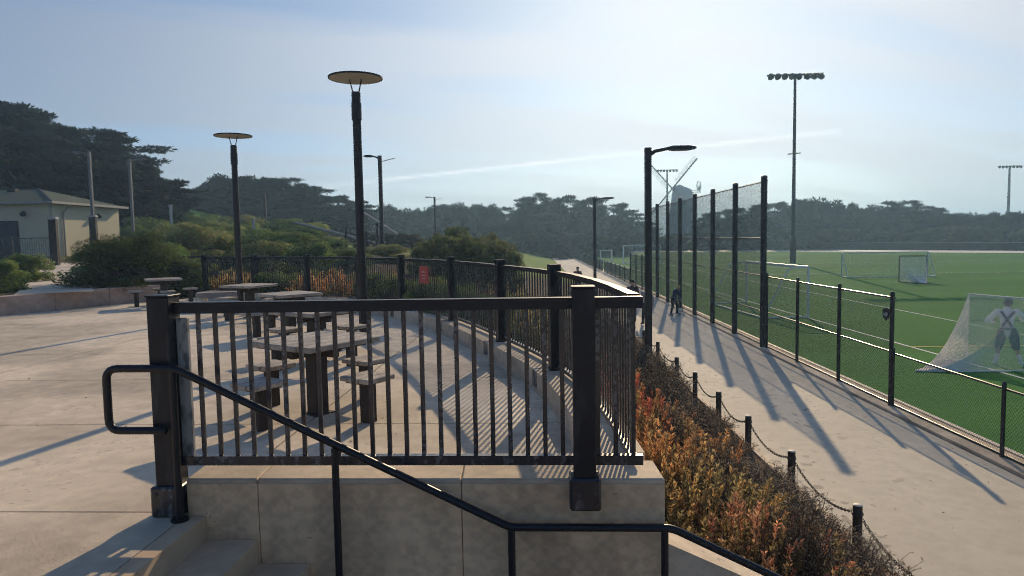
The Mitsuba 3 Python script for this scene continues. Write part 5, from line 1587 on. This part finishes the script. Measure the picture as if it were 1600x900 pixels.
FGD = [(2.0, 7.1, 0.7, 1.0, 1), (2.5, 5.9, 0.7, 1.05, 2), (2.1, 8.9, 0.6, 1.1, 1), (2.9, 5.0, 0.8, 0.95, 0), (2.35, 7.7, 0.6, 1.0, 2), (3.25, 8.7, 0.9, 0.62, 1), (3.05, 7.7, 1.0, 0.7, 1), (3.3, 6.8, 0.9, 0.62, 1), (3.4, 6.0, 0.8, 0.55, 0), (3.0, 9.8, 0.9, 0.7, 0), (2.8, 10.7, 0.9, 0.75, 2), (3.25, 11.4, 0.9, 0.62, 0), (2.75, 12.4, 1.1, 0.8, 2), (3.0, 13.7, 1.1, 0.8, 2), (3.2, 14.9, 1.0, 0.85, 2),
                                       (2.4, 14.8, 1.2, 0.9, 0), (3.1, 16.3, 1.0, 0.85, 2), (2.4, 17.2, 1.2, 0.95, 2), (2.9, 18.6, 1.1, 0.85, 0), (3.35, 19.8, 1.0, 0.7, 2), (1.9, 13.2, 1.1, 0.9, 2), (3.45, 5.2, 0.8, 0.5, 1), (2.75, 8.9, 0.8, 0.6, 1), (3.5, 12.6, 0.6, 0.5, 2), (2.6, 20.6, 1.2, 1.0, 2), (1.6, 15.6, 1.3, 1.0, 0), (1.2, 18.0, 1.4, 1.0, 2), (3.4, 7.5, 0.7, 0.5, 0), (2.9, 6.9, 0.7, 0.6, 1)]
for i, (x, y, w, h, pk_) in enumerate(FGD):
    plant('dry_brush', DRY[pk_], x - 0.10, y, float(terrain(x, y)) - 0.02, w * 1.2, h * 1.08, rng.uniform(0, 360), f'{nth(sum(1 for j_, q_ in enumerate(FGD) if (q_[1], j_) < (y, i)))} dry brown twiggy shrub from the front along the bollards', 'shrub', 'dry brush along the bollards')
# planter outside the curved railing
PC = {}
for i, s_ in enumerate(np.arange(9.0, SEND + 0.6, 0.95)):
    p, d, n = rail_at(min(s_, SEND))
    for j, off in enumerate((0.85, 1.9)):
        q_ = p + n * (off + 0.2 * rng.normal()) + d * rng.uniform(-0.2, 0.3)
        orange = s_ > 15.5
        pk_ = (OR[1:] if rng.random() < (0.6 if orange and j == 0 else 0.2) else DRY if rng.random() < 0.6 else SH)[int(rng.integers(0, 3))]
        nm_ = 'flowering_shrub' if pk_ in OR else 'planter_brush' if pk_ in DRY else 'planter_shrub'
        z0 = float(terrain(*q_)) - 0.02
        ht = max(2.95 - z0, 0.7) * rng.uniform(0.82, 1.02)
        plant(nm_, pk_, q_[0], q_[1], z0, 1.35, min(ht, 1.4), rng.uniform(0, 360), {'flowering_shrub': '{} orange red tipped shrub from the right in the planter behind the curved railing', 'planter_brush': '{} dry brown brush from the right in the planter behind the curved railing', 'planter_shrub': '{} low green shrub from the right in the planter behind the curved railing'}[nm_].format(nth(PC.setdefault(nm_, 0))), 'shrub', {'flowering_shrub': 'orange shrubs in the planter', 'planter_brush': 'dry brush in the planter', 'planter_shrub': 'green shrubs in the planter'}[nm_])
        PC[nm_] += 1

# small fallen leaves and debris scattered on the terrace and the path
g = np.random.default_rng(77)
n = 420
lx, ly = g.uniform(-9, 0.5, n), g.uniform(4.6, 16, n)
on = shapely.contains_xy(plaza_poly.buffer(-0.3), lx, ly)
P = [np.stack([lx[on], ly[on], np.full(on.sum(), PZ + 0.004)], 1)[:130]]
yy = g.uniform(5, 32, 240)
xx = path_x(yy) + 0.1 + (fence_x(yy) - 0.5 - path_x(yy)) * np.where(g.random(240) < 0.5, g.random(240) ** 3, 1 - g.random(240) ** 3)
P.append(np.stack([xx, yy, np.full(240, 0.010)], 1))
P = np.vstack(P)
D = np.stack([g.normal(size=len(P)), g.normal(size=len(P)), 0.12 * np.abs(g.normal(size=len(P)))], 1)
Ln = g.uniform(0.015, 0.05, len(P))
v, f = leaves(P, D, np.tile([0, 0, 1.0], (len(P), 1)), Ln, Ln * 0.5)
lt = thing('leaf_litter', 'small dry fallen leaves scattered on the terrace and path', 'litter', kind='stuff')
scene[lt] = mikit.ply((v, f), 'm_twig')

# ------------------------------------------------------------------ air
if HAZE:
    scene['air'] = {'type': 'homogeneous', 'albedo': {'type': 'rgb', 'value': [0.42, 0.68, 1.0]}, 'sigma_t': HAZE, 'phase': {'type': 'hg', 'g': 0.35}}
    labels['haze'] = {'kind': 'stuff', 'label': 'pale sea haze in the air', 'category': 'haze'}
    scene['haze'] = {'type': 'cube', 'to_world': T().translate([50, 570, 17.0]).scale([900, 1000, 19.6]), 'bsdf': {'type': 'null'}, 'interior': {'type': 'ref', 'id': 'air'}}
    scene['camera']['medium'] = {'type': 'ref', 'id': 'air'}
